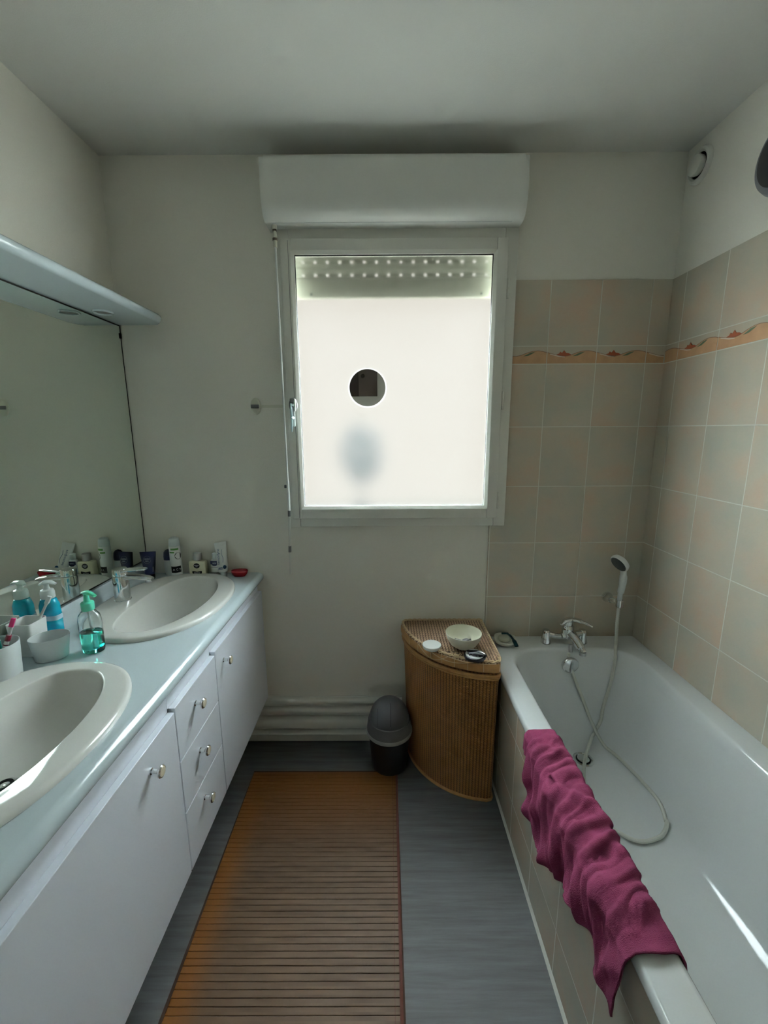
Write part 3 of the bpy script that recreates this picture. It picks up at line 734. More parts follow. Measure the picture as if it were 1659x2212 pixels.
# spray deodorant
t = bottle_root('spray_can', 'tall white spray deodorant with green bands and black label', 'deodorant', -2.049, -0.050)
bm = bmesh.new(); lathe(bm, [(0.019, 0), (0.022, 0.002), (0.0232, 0.008), (0.0232, 0.135), (0.0215, 0.139)], 32); finish('can_body', bm, 'white', t)
bm = bmesh.new(); lathe(bm, [(0.0215, 0.1395), (0.0225, 0.141), (0.0215, 0.160), (0.0185, 0.172), (0.012, 0.177), (0, 0.178)], 32); finish('cap', bm, 'frostcap', t)
def wrap(t, name, r, a0, a1, z0, z1, m_, n=14, th=0.0004, shape=None):
    bm = bmesh.new()
    def pt(a, z, rr): return (rr*math.cos(a), rr*math.sin(a), z)
    A_ = [a0+(a1-a0)*i/n for i in range(n+1)]
    for a, b in zip(A_, A_[1:]):
        za = z0; zb_ = z1
        loft(bm, [[pt(a, za, rr), pt(b, za, rr), pt(b, zb_, rr), pt(a, zb_, rr)] for rr in (r, r+th)])
    return finish(name, bm, m_, t, smooth=None)
# angles: -90deg faces the camera side (-y)
R90 = -PI/2
wrap(t, 'green_band', 0.0232, R90-0.3, R90+1.1, 0.124, 0.132, 'green')
wrap(t, 'green_band', 0.0232, R90-0.6, R90+0.3, 0.111, 0.118, 'green')
wrap(t, 'black_label', 0.0232, R90-0.55, R90+1.3, 0.024, 0.052, 'black')
bm = bmesh.new()
for i in range(20):
    pass
n = 22; c_a = R90+0.95; 
loft(bm, [[((rr)*math.cos(c_a+0.62*math.cos(2*PI*i/n)), rr*math.sin(c_a+0.62*math.cos(2*PI*i/n)), 0.098+0.0155*math.sin(2*PI*i/n)) for i in range(n)] for rr in (0.0225, 0.0238)])
finish('logo_disc', bm, 'black', t, smooth=None)
text('lettering', 'NIVEA', 0.007, Matrix.Rotation(0.75, 4, 'Z') @ face_neg_y(0, -0.0241, 0.098), 'printwhite', t)
text('lettering', 'A C T', 0.013, Matrix.Rotation(0.35, 4, 'Z') @ face_neg_y(0.004, -0.0238, 0.038), 'printwhite', t)

# roll-on deodorant behind
t = bottle_root('deodorant', 'white roll-on deodorant with dark cap half hidden behind the spray can', 'deodorant', -2.091, -0.028)
bm = bmesh.new(); loft(bm, [sect(0.030, 0.022, 0.0, e=2), sect(0.036, 0.027, 0.004, e=2), sect(0.040, 0.029, 0.03, e=2), sect(0.040, 0.029, 0.070, e=2)]); finish('bottle_body', bm, 'white', t)
bm = bmesh.new(); loft(bm, [sect(0.042, 0.031, 0.0705, e=2), sect(0.043, 0.032, 0.085, e=2), sect(0.038, 0.028, 0.104, e=2), sect(0.022, 0.016, 0.114, e=2), sect(0.004, 0.003, 0.117, e=2)]); finish('cap', bm, 'navy', t)

# after shave
t = bottle_root('aftershave_bottle', 'pale yellow square aftershave bottle with silver cap', 'bottle', -1.958, -0.040)
bm = bmesh.new(); loft(bm, [sect(0.068, 0.030, 0.0, e=7, n=40), sect(0.072, 0.034, 0.003, e=7, n=40), sect(0.072, 0.034, 0.064, e=7, n=40), sect(0.066, 0.030, 0.069, e=6, n=40), sect(0.03, 0.028, 0.071, e=3, n=40)]); finish('bottle_body', bm, 'yellowish', t)
bm = bmesh.new(); lathe(bm, [(0.0155, 0.0715), (0.0175, 0.074), (0.0175, 0.100), (0.0165, 0.103), (0.0, 0.1035)], 32); finish('cap', bm, 'brushed', t)
bm = bmesh.new(); disc_neg_y(bm, 0, -0.0172, 0.050, 0.0130, 0.0115, 0.0006); finish('logo_disc', bm, 'black', t, smooth=None)
put_text(t, 'NIVEA', 0.0068, 0, -0.018, 0.0515, 'printwhite'); put_text(t, 'MEN', 0.0045, 0, -0.018, 0.046, 'printwhite')
bm = bmesh.new(); q = [(-0.020, 0.027), (0.0, 0.023), (0.020, 0.027), (0.021, 0.019), (0.016, 0.012), (0.0, 0.010), (-0.016, 0.012), (-0.021, 0.019)]
loft(bm, [[(x, y, z) for x, z in q] for y in (-0.0172, -0.0178)]); finish('black_label', bm, 'black', t, smooth=None)
put_text(t, 'SENSITIVE', 0.006, 0, -0.018, 0.018, 'printwhite')

# small lotion
t = bottle_root('lotion_bottle', 'small white and navy bottle with clear cap beside the leaning toothpaste', 'bottle', -1.888, -0.026)
bm = bmesh.new(); loft(bm, [sect(0.032, 0.022, 0.0, e=4), sect(0.035, 0.024, 0.003, e=4), sect(0.035, 0.024, 0.066, e=4), sect(0.028, 0.020, 0.072, e=3)]); finish('bottle_body', bm, 'white', t)
bm = bmesh.new(); lathe(bm, [(0.012, 0.0725), (0.0125, 0.074), (0.012, 0.096), (0.008, 0.099), (0, 0.0995)], 24); finish('cap', bm, 'frostcap', t)
bm = bmesh.new(); box(bm, -0.0174, 0.0174, -0.0128, -0.0118, 0.050, 0.066); disc_neg_y(bm, 0, -0.0118, 0.050, 0.0120, 0.008, 0.001); finish('navy_label', bm, 'navy', t, smooth=None)
put_text(t, 'NIVEA', 0.0062, 0, -0.0133, 0.0555, 'printwhite')
bm = bmesh.new(); box(bm, -0.0165, 0.0165, -0.0126, -0.0119, 0.036, 0.0385); finish('grey_line', bm, 'navygrey', t, smooth=None); bm = bmesh.new(); box(bm, -0.0165, 0.0165, -0.0126, -0.0119, 0.012, 0.0135); finish('grey_line', bm, 'navygrey', t, smooth=None)

# toothpaste
t = bottle_root('toothpaste_tube', 'white toothpaste tube with blue lettering leaning against the back wall', 'toothpaste', -1.843, -0.055)
t.rotation_euler = (-0.30, -0.17, 0)
bm = bmesh.new(); loft(bm, [sect(0.034, 0.030, 0.020, e=2), sect(0.040, 0.032, 0.024, e=2), sect(0.046, 0.028, 0.05, e=2), sect(0.052, 0.014, 0.115, e=2.4), sect(0.055, 0.002, 0.146, e=5), sect(0.055, 0.002, 0.152, e=5)]); finish('tube_body', bm, 'white', t)
bm = bmesh.new(); loft(bm, [sect(0.024, 0.024, 0.0, e=2), sect(0.026, 0.026, 0.003, e=2), sect(0.027, 0.027, 0.0195, e=2)]); finish('cap', bm, 'frostcap', t)
Mt = Matrix.Translation((-0.009, -0.0145, 0.088)) @ Matrix.Rotation(-0.14, 4, 'X')
text('lettering', 'sensodyne', 0.0165, Mt @ Matrix.Rotation(-PI/2, 4, 'Y') @ Matrix.Rotation(PI/2, 4, 'X'), 'textblue', t)
bm = bmesh.new(); disc_neg_y(bm, 0.015, -0.0165, 0.040, 0.0075, 0.0085, 0.001); finish('blue_spot', bm, 'textblue', t, smooth=None)
bm = bmesh.new(); tube(bm, smooth_path([(0.008, -0.0125, 0.118), (0.006, -0.0135, 0.10), (0.011, -0.015, 0.08), (0.009, -0.0165, 0.06)], 5), 0.0007, 6)
box(bm, -0.012, 0.004, -0.0185, -0.0160, 0.037, 0.040); box(bm, -0.014, 0.006, -0.0190, -0.0162, 0.032, 0.034); finish('blue_stripe', bm, 'textblue', t, smooth=None)

# red soap box
t = bottle_root('soap_box', 'small red oval soap box on the far corner of the counter', 'soap box', -1.778, -0.045)
bm = bmesh.new(); loft(bm, [sect(0.048, 0.030, 0.0, e=2.4), sect(0.062, 0.042, 0.008, e=2.4), sect(0.070, 0.048, 0.019, e=2.4), sect(0.071, 0.049, 0.022, e=2.4)]); finish('base', bm, 'red', t)
bm = bmesh.new(); loft(bm, [sect(0.071, 0.049, 0.0223, e=2.4), sect(0.068, 0.046, 0.026, e=2.4), sect(0.04, 0.026, 0.0275, e=2.4)]); finish('lid', bm, 'red', t)

# clear pump bottle with teal soap
t = bottle_root('pump_bottle', 'clear pump bottle half full of teal soap with mint green pump', 'bottle', -1.985, -0.684)
bm = bmesh.new(); ez = 0.8
outer = [(0.024, 0.0), (0.029, 0.003), (0.031, 0.012), (0.031, 0.095), (0.028, 0.112), (0.020, 0.123), (0.0135, 0.127), (0.0135, 0.132)]
inner = [(0.0120, 0.132), (0.0120, 0.126), (0.0185, 0.121), (0.0265, 0.111), (0.0295, 0.095), (0.0295, 0.0625)]
lathe(bm, outer+inner, 48, cap0=True, cap1=False, ey=ez); finish('bottle_body', bm, 'clear', t, smooth=60)
bm = bmesh.new(); lathe(bm, [(0.0225, 0.003), (0.0285, 0.006), (0.0295, 0.014), (0.0295, 0.062), (0.0, 0.0622)], 48, ey=ez); finish('soap_liquid', bm, 'liquid', t, smooth=60)
bm = bmesh.new(); lathe(bm, [(0.0155, 0.127), (0.0165, 0.129), (0.0165, 0.149), (0.0145, 0.151), (0.0085, 0.152), (0.007, 0.165), (0.0065, 0.176)], 28)
Mh = Matrix.Rotation(-0.35, 4, 'Z')
tube(bm, [Mh @ Vector(p) for p in ((-0.014, 0, 0.176), (0.0, 0, 0.1795), (0.02, 0, 0.178), (0.036, 0, 0.173))], [0.006, 0.010, 0.008, 0.005], 14, flat=(0.55, (0, 0, 1)))
finish('pump_head', bm, 'mint', t)
bm = bmesh.new(); tube(bm, smooth_path([(0, 0, 0.13), (0.001, 0, 0.08), (0.008, 0.002, 0.068)], 6), 0.003, 10); finish('dip_tube', bm, 'frostcap', t)

# blue gel soap dispenser by the mirror
t = bottle_root('soap_dispenser', 'bright blue soap bottle with white pump behind the square white cup', 'soap bottle', -2.160, -0.605)
bm = bmesh.new(); loft(bm, [sect(0.050, 0.034, 0, e=3), sect(0.054, 0.038, 0.004, e=3), sect(0.056, 0.038, 0.06, e=3), sect(0.052, 0.036, 0.11, e=3), sect(0.040, 0.034, 0.128, e=2.4), sect(0.030, 0.030, 0.131, e=2)]); finish('bottle_body', bm, 'bluegel', t)
bm = bmesh.new(); lathe(bm, [(0.0175, 0.131), (0.0185, 0.133), (0.0185, 0.150), (0.0165, 0.157), (0.009, 0.160), (0.007, 0.166), (0.007, 0.172), (0.009, 0.176)], 28)
Mh = Matrix.Rotation(0.15, 4, 'Z')
tube(bm, [Mh @ Vector(p) for p in ((-0.018, 0, 0.174), (-0.004, 0, 0.180), (0.012, 0, 0.180), (0.026, 0, 0.174))], [0.006, 0.013, 0.011, 0.006], 16, flat=(0.5, (0, 0, 1)))
finish('pump_head', bm, 'frostcap', t)
bm = bmesh.new(); loft(bm, [sect(0.0575, 0.0392, 0.064, e=3), sect(0.0575, 0.0392, 0.079, e=3)], cap0=False, cap1=False); finish('label_band', bm, 'bluelabel', t)

# square white cup with a toothbrush
def hollow_square(w0, w1, h, th=0.002, n=40):
    R_ = [sect(w0-0.004, w0-0.004, 0, e=8, n=n), sect(w0, w0, 0.003, e=9, n=n), sect(w1, w1, h, e=9, n=n), sect(w1-2*th, w1-2*th, h, e=9, n=n), sect(w0-2*th, w0-2*th, 0.006, e=9, n=n)]
    return R_
t = bottle_root('toothbrush_cup', 'square white plastic toothbrush cup against the mirror', 'cup', -2.161, -0.690, rz=0.0)
bm = bmesh.new(); loft(bm, hollow_square(0.060, 0.068, 0.098)); cup_ = finish('cup_body', bm, 'white', t)
def toothbrush(name, label, base, tip, handle_m, head_m, bristle_m, bands=None):
    b = Vector(base); e = Vector(tip); d = (e-b); Lh = d.length
    t = thing(name, label, 'toothbrush', base, group='toothbrushes in the cups')
    bm = bmesh.new(); pts = [Vector((0, 0, 0)), d*0.25, d*0.55, d*0.72, d*0.84, d*0.9, d*1.0]
    tube(bm, pts, [0.0045, 0.0055, 0.0055, 0.0035, 0.0035, 0.0065, 0.0055], 12); finish('handle', bm, handle_m, t)
    dn = d.normalized(); side = Vector((0.35, -0.94, 0)); side = (side-dn*side.dot(dn)).normalized(); wv = dn.cross(side)
    bm = bmesh.new()
    c = d*0.945
    for hh in (0,):
        q = [c+dn*a*0.011+wv*b_*0.0045 for a, b_ in ((-1, -1), (1, -1), (1, 1), (-1, 1))]
        loft(bm, [[p+side*0.003 for p in q], [p+side*0.010 for p in q]])
    finish('bristles', bm, bristle_m, t, smooth=None)
    if bands:
        for a, b_, mm_ in bands:
            bm = bmesh.new(); tube(bm, [d*a, d*b_], 0.0060, 12); finish('grip_band', bm, mm_, t)
    return t
toothbrush('toothbrush', 'plain white toothbrush leaning in the square cup towards the pump bottle', (-2.172, -0.700, CT+0.008), (-2.108, -0.660, CT+0.158), 'white', 'white', 'frostcap')

# big round cup at the left edge
t = bottle_root('tumbler', 'large frosted cup at the left edge holding a toothbrush and toothpaste', 'cup', -2.126, -0.828)
bm = bmesh.new(); lathe(bm, [(0.040, 0), (0.044, 0.003), (0.049, 0.100), (0.047, 0.100), (0.0425, 0.006), (0.0, 0.006)], 48); finish('cup_body', bm, 'frostcup', t)
toothbrush('toothbrush', 'white and red toothbrush with magenta bristles standing in the large left cup', (-2.132, -0.835, CT+0.012), (-2.090, -0.800, CT+0.155), 'white', 'white', 'magenta',
           bands=[(0.36, 0.48, 'maroon'), (0.50, 0.53, 'white'), (0.545, 0.56, 'maroon'), (0.62, 0.72, 'maroon')])
t = bottle_root('toothpaste_tube', 'white and green toothpaste tube standing in the large cup at the left edge', 'toothpaste', -2.148, -0.812, CT+0.008)
t.rotation_euler = (0.04, -0.02, 0.9)
bm = bmesh.new(); loft(bm, [sect(0.034, 0.003, 0.0, e=4), sect(0.036, 0.010, 0.03, e=2.4), sect(0.036, 0.024, 0.09, e=2), sect(0.030, 0.026, 0.108, e=2), sect(0.014, 0.014, 0.120, e=2)]); finish('tube_body', bm, 'white', t)
bm = bmesh.new(); loft(bm, [sect(0.0368, 0.0165, 0.055, e=2.3), sect(0.0368, 0.025, 0.088, e=2)], cap0=False, cap1=False); finish('green_label', bm, 'teal', t)

# low frosted oval cup
t = bottle_root('rinse_cup', 'low frosted oval cup between the large cup and the pump bottle', 'cup', -2.078, -0.720)
t.rotation_euler = (0, 0, 0.5)
bm = bmesh.new(); lathe(bm, [(0.033, 0), (0.037, 0.003), (0.039, 0.02), (0.0455, 0.066), (0.044, 0.066), (0.0375, 0.02), (0.034, 0.005), (0, 0.005)], 56, ex=1.05, ey=0.88); finish('cup_body', bm, 'frostcup', t)

# ================================================================== FLOOR THINGS
rad = thing('radiator', 'low white skirting radiator with horizontal ridges under the window', 'radiator', (-1.45, 0, 0.06))
bm = bmesh.new()
pf = [(0, 0.0), (-0.036, 0.0), (-0.040, 0.004), (-0.040, 0.010), (-0.036, 0.014), (-0.006, 0.018)]
for za, zb_, dd in ((0.026, 0.086, 0.042), (0.104, 0.136, 0.034), (0.152, 0.180, 0.028)):
    nn = 8
    for i in range(nn+1):
        a = PI*i/nn; pf.append((-0.006-(dd-0.006)*abs(math.sin(a))**0.5, za+(zb_-za)*(1-math.cos(a))/2))
pf += [(-0.004, 0.186), (0, 0.186)]
extrude_profile(bm, pf, 'X', -0.75, 0.385); finish('radiator_body', bm, 'radi', rad, smooth=60)
for x in (-0.6,):
    bm = bmesh.new(); box(bm, x-0.01, x+0.01, -0.02, 0, -0.06, 0.0); finish('bracket', bm, 'radi', rad, smooth=None)

rug = thing('bamboo_mat', 'brown bamboo slat mat lying between the vanity and the bath', 'mat', (-1.41, -0.70, 0.0))
bm = bmesh.new()
y = -0.196; 
while y > -1.42:
    yy0 = y-0.0166+0.70; yy1 = y+0.70
    xl = -0.314+0.016*(y+0.19)*-1.0*0.6; xr = 0.313-0.010*(-y-0.19)
    box(bm, xl, xr, yy0, yy1, 0.0015, 0.0062, 0.0011, 1); y -= 0.0172
finish('slats', bm, 'bamboo', rug, smooth=None)
bm = bmesh.new(); box(bm, -0.316, 0.316, -0.72, 0.512, 0.0002, 0.0030); finish('backing', bm, 'mat_back', rug, smooth=None)
bm = bmesh.new()
loft(bm, [[(xr_+dx, yv, z) for dx, z in ((0, 0.0002), (0.006, 0.0002), (0.006, 0.006), (0.003, 0.0078), (-0.003, 0.0074), (-0.003, 0.002))] for xr_, yv in ((0.3125, 0.512), (0.3005, -0.72))]); finish('edge_binding', bm, 'mat_edge', rug)
bm = bmesh.new(); loft(bm, [[(xr_+dx, yv, z) for dx, z in ((-0.0006, 0.0062), (-0.0006, 0.0068), (0.0006, 0.0068), (0.0006, 0.0062))] for xr_, yv in ((0.297, 0.506), (0.285, -0.72))]); finish('stitching', bm, 'mat_edge', rug)

bn = thing('swing_bin', 'dark grey waste bin with domed swing lid beside the laundry basket', 'bin', (-1.127, -0.145, 0))
bm = bmesh.new(); lathe(bm, [(0.070, 0), (0.076, 0.004), (0.080, 0.04), (0.092, 0.185), (0.090, 0.19)], 48); finish('bucket', bm, 'bin_d', bn)
bm = bmesh.new(); lathe(bm, [(0.0925, 0.168), (0.1005, 0.172), (0.1020, 0.178), (0.1015, 0.186), (0.0985, 0.190)], 56, cap0=False, cap1=False); finish('rim_band', bm, 'bin_r', bn)
bm = bmesh.new(); lathe(bm, [(0.0990, 0.184), (0.0990, 0.190), (0.0960, 0.215), (0.0925, 0.236), (0.089, 0.239), (0.086, 0.236)], 56, cap0=False, cap1=False); finish('collar', bm, 'bin_c', bn)
bm = bmesh.new(); lathe(bm, [(0.0880*math.cos(a), 0.232+0.098*math.sin(a)) for a in [PI/2*i/14 for i in range(15)]], 56, cap0=True); dm = finish('swing_lid', bm, 'bin_l', bn)
bm = bmesh.new()
for off, a0, a1 in ((-0.052, 0.15, 1.1), (0.006, 0.25, 1.25)):
    pts = []
    for i in range(16):
        a = a0+(a1-a0)*i/15
        rr = math.sqrt(max(0, 1-(off/0.088)**2))
        pts.append((off, -0.0885*rr*math.cos(a), 0.232+0.0985*rr*math.sin(a)))
    bm = bmesh.new(); tube(bm, pts, 0.0011, 6); finish('lid_seam', bm, 'black', dm)

# laundry hamper
HC = Vector((-0.708, -0.012)); HR = 0.36
def hplan(R_, n=30, rc=0.028):
    """closed outline, corner at origin, arc bulging to (-x,-y)"""
    pts = []
    pts.append((0.0, 0.0)); 
    for i in range(1, 8): pts.append((-R_*i/8, 0))
    pts += [(-R_+rc*0.6, -0.002), (-R_+rc*0.15, -0.010), (-R_, -rc)]
    a0 = math.asin(rc/R_); a1 = PI/2-a0
    for i in range(1, n): 
        a = a0+(a1-a0)*i/n; pts.append((-R_*math.cos(a), -R_*math.sin(a)))
    pts += [(-rc, -R_), (-0.010, -R_+rc*0.15), (-0.002, -R_+rc*0.6)]
    for i in range(1, 8): pts.append((0, -R_*(1-i/8)))
    return pts
hp = thing('laundry_basket', 'tall quarter-round brown wicker laundry basket with frayed lid edge in the corner', 'basket', (HC.x, HC.y, 0))
def uv_loft(name, levels, m_, parent, cap=False, inset_top=True):
    bm = bmesh.new(); uvl = bm.loops.layers.uv.new('UVMap')
    base = hplan(levels[0][0]); per = [0]
    top = hplan(HR)
    for i in range(len(top)):
        a = Vector(top[i]); b = Vector(top[(i+1) % len(top)]); per.append(per[-1]+(b-a).length)
    vr = [[bm.verts.new((x, y, z)) for x, y in hplan(R_)] for R_, z in levels]; n = len(vr[0])
    for k, (a, b) in enumerate(zip(vr, vr[1:])):
        for i in range(n):
            j = (i+1) % n; f = bm.faces.new((a[i], a[j], b[j], b[i])); us = (per[i], per[i+1], per[i+1], per[i])
            for l, u_, z in zip(f.loops, us, (levels[k][1], levels[k][1], levels[k+1][1], levels[k+1][1])): l[uvl].uv = (u_, z+1)
    if cap:
        f = bm.faces.new(vr[-1])
        for l in f.loops: l[uvl].uv = (l.vert.co.x+2, l.vert.co.y+2)
        f = bm.faces.new(vr[0][::-1])
        for l in f.loops: l[uvl].uv = (l.vert.co.x+2, l.vert.co.y+2)
    return finish(name, bm, m_, parent, smooth=40)
uv_loft('woven_body', [(HR*0.915, 0.0)]+[(HR*(0.915+0.06*i/8), 0.575*i/8) for i in range(1, 9)], 'weave_body', hp, cap=True)
bm = bmesh.new()
for R_, z, rr in ((HR*0.985, 0.572, 0.007), (HR*0.982, 0.560, 0.0055), (HR*0.925, 0.006, 0.006)):
    bm = bmesh.new(); tube(bm, [(x, y, z) for x, y in hplan(R_)], rr, 8, closed=True)
    finish('body_rim', bm, 'rattan', hp)
ld = uv_loft('woven_lid', [(HR, 0.592), (HR*1.005, 0.600), (HR*1.003, 0.628), (HR*0.985, 0.633)], 'weave_lid', hp, cap=True)
bm = bmesh.new(); 
vr = loft(bm, [[(x, y, z) for x, y in hplan(R_)] for R_, z in ((HR*1.004, 0.590), (HR*1.012, 0.594), (HR*1.012, 0.622), (HR*1.004, 0.627))], cap0=False, cap1=False)
finish('lid_band', bm, 'rattan', ld)
bm = bmesh.new(); P_ = hplan(HR*0.992); m_n = 260
# two twisted strands along the lid edge
per = [0]
for i in range(len(P_)): per.append(per[-1]+(Vector(P_[(i+1) % len(P_)])-Vector(P_[i])).length)
def at_per(s):
    s %= per[-1]
    for i in range(len(P_)):
        if per[i] <= s <= per[i+1]:
            t_ = (s-per[i])/max(1e-9, per[i+1]-per[i]); a = Vector(P_[i]); b = Vector(P_[(i+1) % len(P_)]); return a+(b-a)*t_, (b-a).normalized()
for ph in (0, PI):
    pts = []
    for i in range(m_n):
        s = per[-1]*i/m_n; c, tn = at_per(s); nrm = Vector((tn.y, -tn.x)); a = 2*PI*s/0.045+ph
        pts.append((c.x+nrm.x*0.0035*math.cos(a), c.y+nrm.y*0.0035*math.cos(a), 0.636+0.003*math.sin(a)))
    tube(bm, pts, 0.0028, 6, closed=True)
finish('braided_edge', bm, 'rattanlight', ld)
bm = bmesh.new()   # loose strands and ties on the front edge
def arcpt(a, r_, z): return (-r_*math.cos(a), -r_*math.sin(a), z)
R1 = HR*1.02
for a0, a1, dz in ((0.62, 1.02, -0.035), (0.75, 1.30, -0.020), (0.98, 1.5, -0.006)):
    pts = [arcpt(a0+(a1-a0)*i/10, R1+0.002, 0.634+dz*math.sin(PI*i/10)) for i in range(11)]
    tube(bm, pts, 0.0013, 6); finish('loose_strand', bm, 'rattanlight', ld); bm = bmesh.new()
for a in (0.42, 0.60, 0.80, 0.93, 1.08, 1.22, 1.38):
    tube(bm, [arcpt(a, HR*0.97, 0.637), arcpt(a, HR*1.017, 0.634), arcpt(a+0.005, HR*1.018, 0.596)], 0.0012, 6); finish('rattan_tie', bm, 'rattanlight', ld); bm = bmesh.new()
for i in range(26):
    a = random.uniform(0.85, 1.35); r_ = HR*random.uniform(0.90, 0.99); z = 0.6345
    da = random.uniform(-0.05, 0.05)
    tube(bm, [arcpt(a, r_, z), arcpt(a+da*0.5, r_+0.006, z+random.uniform(0.002, 0.008)), arcpt(a+da, r_+0.012, z)], 0.0013, 6)
fr = finish('frayed_ends', bm, 'rattanlight', ld); fr['kind'] = 'stuff'
bm = bmesh.new()   # holes where the weave has broken
for i in range(9):
    a = 0.98+0.05*i; r_ = HR*random.uniform(0.90, 0.955)
    c = Vector(arcpt(a, r_, 0.6335)); q = [c+Vector((0.007*math.cos(k_*PI/4)*random.uniform(0.6, 1.3), 0.004*math.sin(k_*PI/4)*random.uniform(0.6, 1.3), 0)) for k_ in range(8)]
    loft(bm, [q, [p+Vector((0, 0, 0.0005)) for p in q]])
bw = finish('broken_weave', bm, 'brown2', ld, smooth=None); bw['kind'] = 'stuff'

HT = 0.6335
# bowl on hamper
t = thing('bowl', 'cream round bowl holding a few small bits on the laundry basket', 'bowl', (-0.832, -0.255, HT))
bm = bmesh.new(); lathe(bm, [(0.024, 0), (0.030, 0.002), (0.052, 0.018), (0.066, 0.042), (0.071, 0.064), (0.069, 0.064), (0.063, 0.042), (0.049, 0.021), (0.028, 0.006), (0, 0.005)], 56); finish('bowl_body', bm, mat('cream_bowl_plastic', (0.78, 0.77, 0.62), 0.35, ), t)
t2 = thing('hair_clip', 'grey hair clips lying in the cream bowl', 'hair clip', (-0.828, -0.240, HT+0.012))
bm = bmesh.new(); tube(bm, [(-0.036, -0.005, 0.020), (0.0, 0.0, 0.006)], 0.0022, 8)
lathe(bm, [(0.019, 0), (0.020, 0.003), (0.016, 0.006), (0.008, 0.004)], 24, 0.016, 0.008, cap0=False, cap1=False); tube(bm, [(0.0, -0.004, 0.006), (0.03, 0.012, 0.008)], 0.003, 8)
finish('clip_body', bm, 'clipgrey', t2)
# white round tin
t = thing('round_tin', 'white round lidded tin on the laundry basket left of the bowl', 'tin', (-0.958, -0.262, HT+0.002))
bm = bmesh.new(); lathe(bm, [(0.033, 0), (0.035, 0.002), (0.035, 0.007)], 40); finish('base', bm, 'frostcap', t)
bm = bmesh.new(); lathe(bm, [(0.036, 0.0072), (0.037, 0.009), (0.037, 0.014), (0.035, 0.0155), (0, 0.016)], 40); finish('lid', bm, 'white', t)
# compact
t = thing('compact_mirror', 'round black compact with pale mirror top in front of the bowl', 'compact', (-0.803, -0.338, HT+0.002))
bm = bmesh.new(); lathe(bm, [(0.036, 0), (0.040, 0.002), (0.041, 0.008), (0.039, 0.014), (0.036, 0.015)], 44); finish('case', bm, 'black', t)
bm = bmesh.new(); lathe(bm, [(0.0355, 0.0152), (0.035, 0.0162), (0, 0.0164)], 40); finish('mirror_face', bm, 'white', t)
t = thing('hair_claw', 'black hair claw lying on the round compact', 'hair clip', (-0.800, -0.343, HT+0.0186), rz=-0.35)
bm = bmesh.new()
tube(bm, [(-0.036, 0.010, 0.003), (0.0, 0.012, 0.006), (0.036, 0.004, 0.004)], [0.004, 0.0065, 0.004], 10, flat=(0.6, (0, 0, 1)))
tube(bm, [(-0.030, -0.006, 0.003), (0.0, -0.008, 0.008), (0.040, -0.004, 0.004)], [0.005, 0.010, 0.005], 10, flat=(0.6, (0, 0, 1)))
for i in range(5): tube(bm, [(-0.024+0.013*i, -0.008, 0.006), (-0.022+0.013*i, -0.020, 0.003)], [0.0028, 0.0015], 8)
finish('claw_body', bm, 'black', t)
bm = bmesh.new(); tube(bm, [(0.012, 0.004, 0.010), (0.022, 0.0, 0.011), (0.034, -0.003, 0.009)], 0.0016, 8); tube(bm, [(0.010, 0.010, 0.011), (0.020, 0.0, 0.012)], 0.0015, 8); finish('spring', bm, 'chrome', t)

# ================================================================== BATH
bt = thing('bathtub', 'white built-in bathtub along the tiled wall on the right', 'bathtub', (-0.345, -0.86, 0.55))
RZ = 0.55
def rrect(x0, x1, y0, y1, r0, z, n=9, r1=None):
    """rounded rectangle; r0 at back (+y) corners, r1 at front"""
    r1 = r1 or r0; pts = []
    for (cx, cy, a0, rr) in ((x1-r0, y1-r0, 0, r0), (x0+r0, y1-r0, PI/2, r0), (x0+r1, y0+r1, PI, r1), (x1-r1, y0+r1, 3*PI/2, r1)):
        for i in range(n+1):
            a = a0+PI/2*i/n; pts.append((cx+rr*math.cos(a)+0.345, cy+rr*math.sin(a)+0.86, z-RZ))
    return pts
bm = bmesh.new(); L0, L1 = -1.70, -0.0065
rr_ = [rrect(-0.690, -0.0065, L0, L1, 0.012, 0.520), rrect(-0.692, -0.0065, L0, L1, 0.012, 0.528), rrect(-0.690, -0.0065, L0, L1, 0.012, 0.545), rrect(-0.684, -0.0065, L0, L1, 0.012, 0.550),
       rrect(-0.622, -0.076, L0+0.06, -0.108, 0.14, 0.5505, r1=0.1), rrect(-0.614, -0.083, L0+0.07, -0.116, 0.135, 0.547, r1=0.1), rrect(-0.607, -0.089, L0+0.08, -0.123, 0.13, 0.538, r1=0.1),
       rrect(-0.600, -0.094, L0+0.085, -0.130, 0.13, 0.51, r1=0.1), rrect(-0.592, -0.104, L0+0.11, -0.145, 0.13, 0.43, r1=0.1), rrect(-0.580, -0.118, L0+0.15, -0.165, 0.13, 0.33, r1=0.1),
       rrect(-0.566, -0.132, L0+0.19, -0.183, 0.13, 0.23, r1=0.1), rrect(-0.552, -0.145, L0+0.23, -0.200, 0.12, 0.17, r1=0.1), rrect(-0.530, -0.165, L0+0.26, -0.215, 0.11, 0.143, r1=0.1), rrect(-0.48, -0.21, L0+0.32, -0.25, 0.09, 0.131, r1=0.09), rrect(-0.42, -0.27, L0+0.4, -0.30, 0.06, 0.129, r1=0.06)]
loft(bm, rr_, cap0=False, cap1=True); shell = finish('tub_shell', bm, 'acryl', bt, smooth=50)
bm = bmesh.new(); lathe(bm, [(0.040, 0.0), (0.040, 0.003), (0.034, 0.005), (0.030, 0.003), (0.028, -0.004), (0.027, -0.004)], 40, cap0=False, cap1=False)
lathe(bm, [(0.024, 0.002), (0.024, 0.006), (0.020, 0.008), (0, 0.0085)], 32); dn_ = finish('drain', bm, 'chrome', bt, loc=(-0.319+0.345, -0.272+0.86, 0.131-RZ))
bm = bmesh.new(); lathe(bm, [(0.029, 0.0012), (0.0, 0.0012)], 32); finish('drain_well', bm, 'black', dn_)
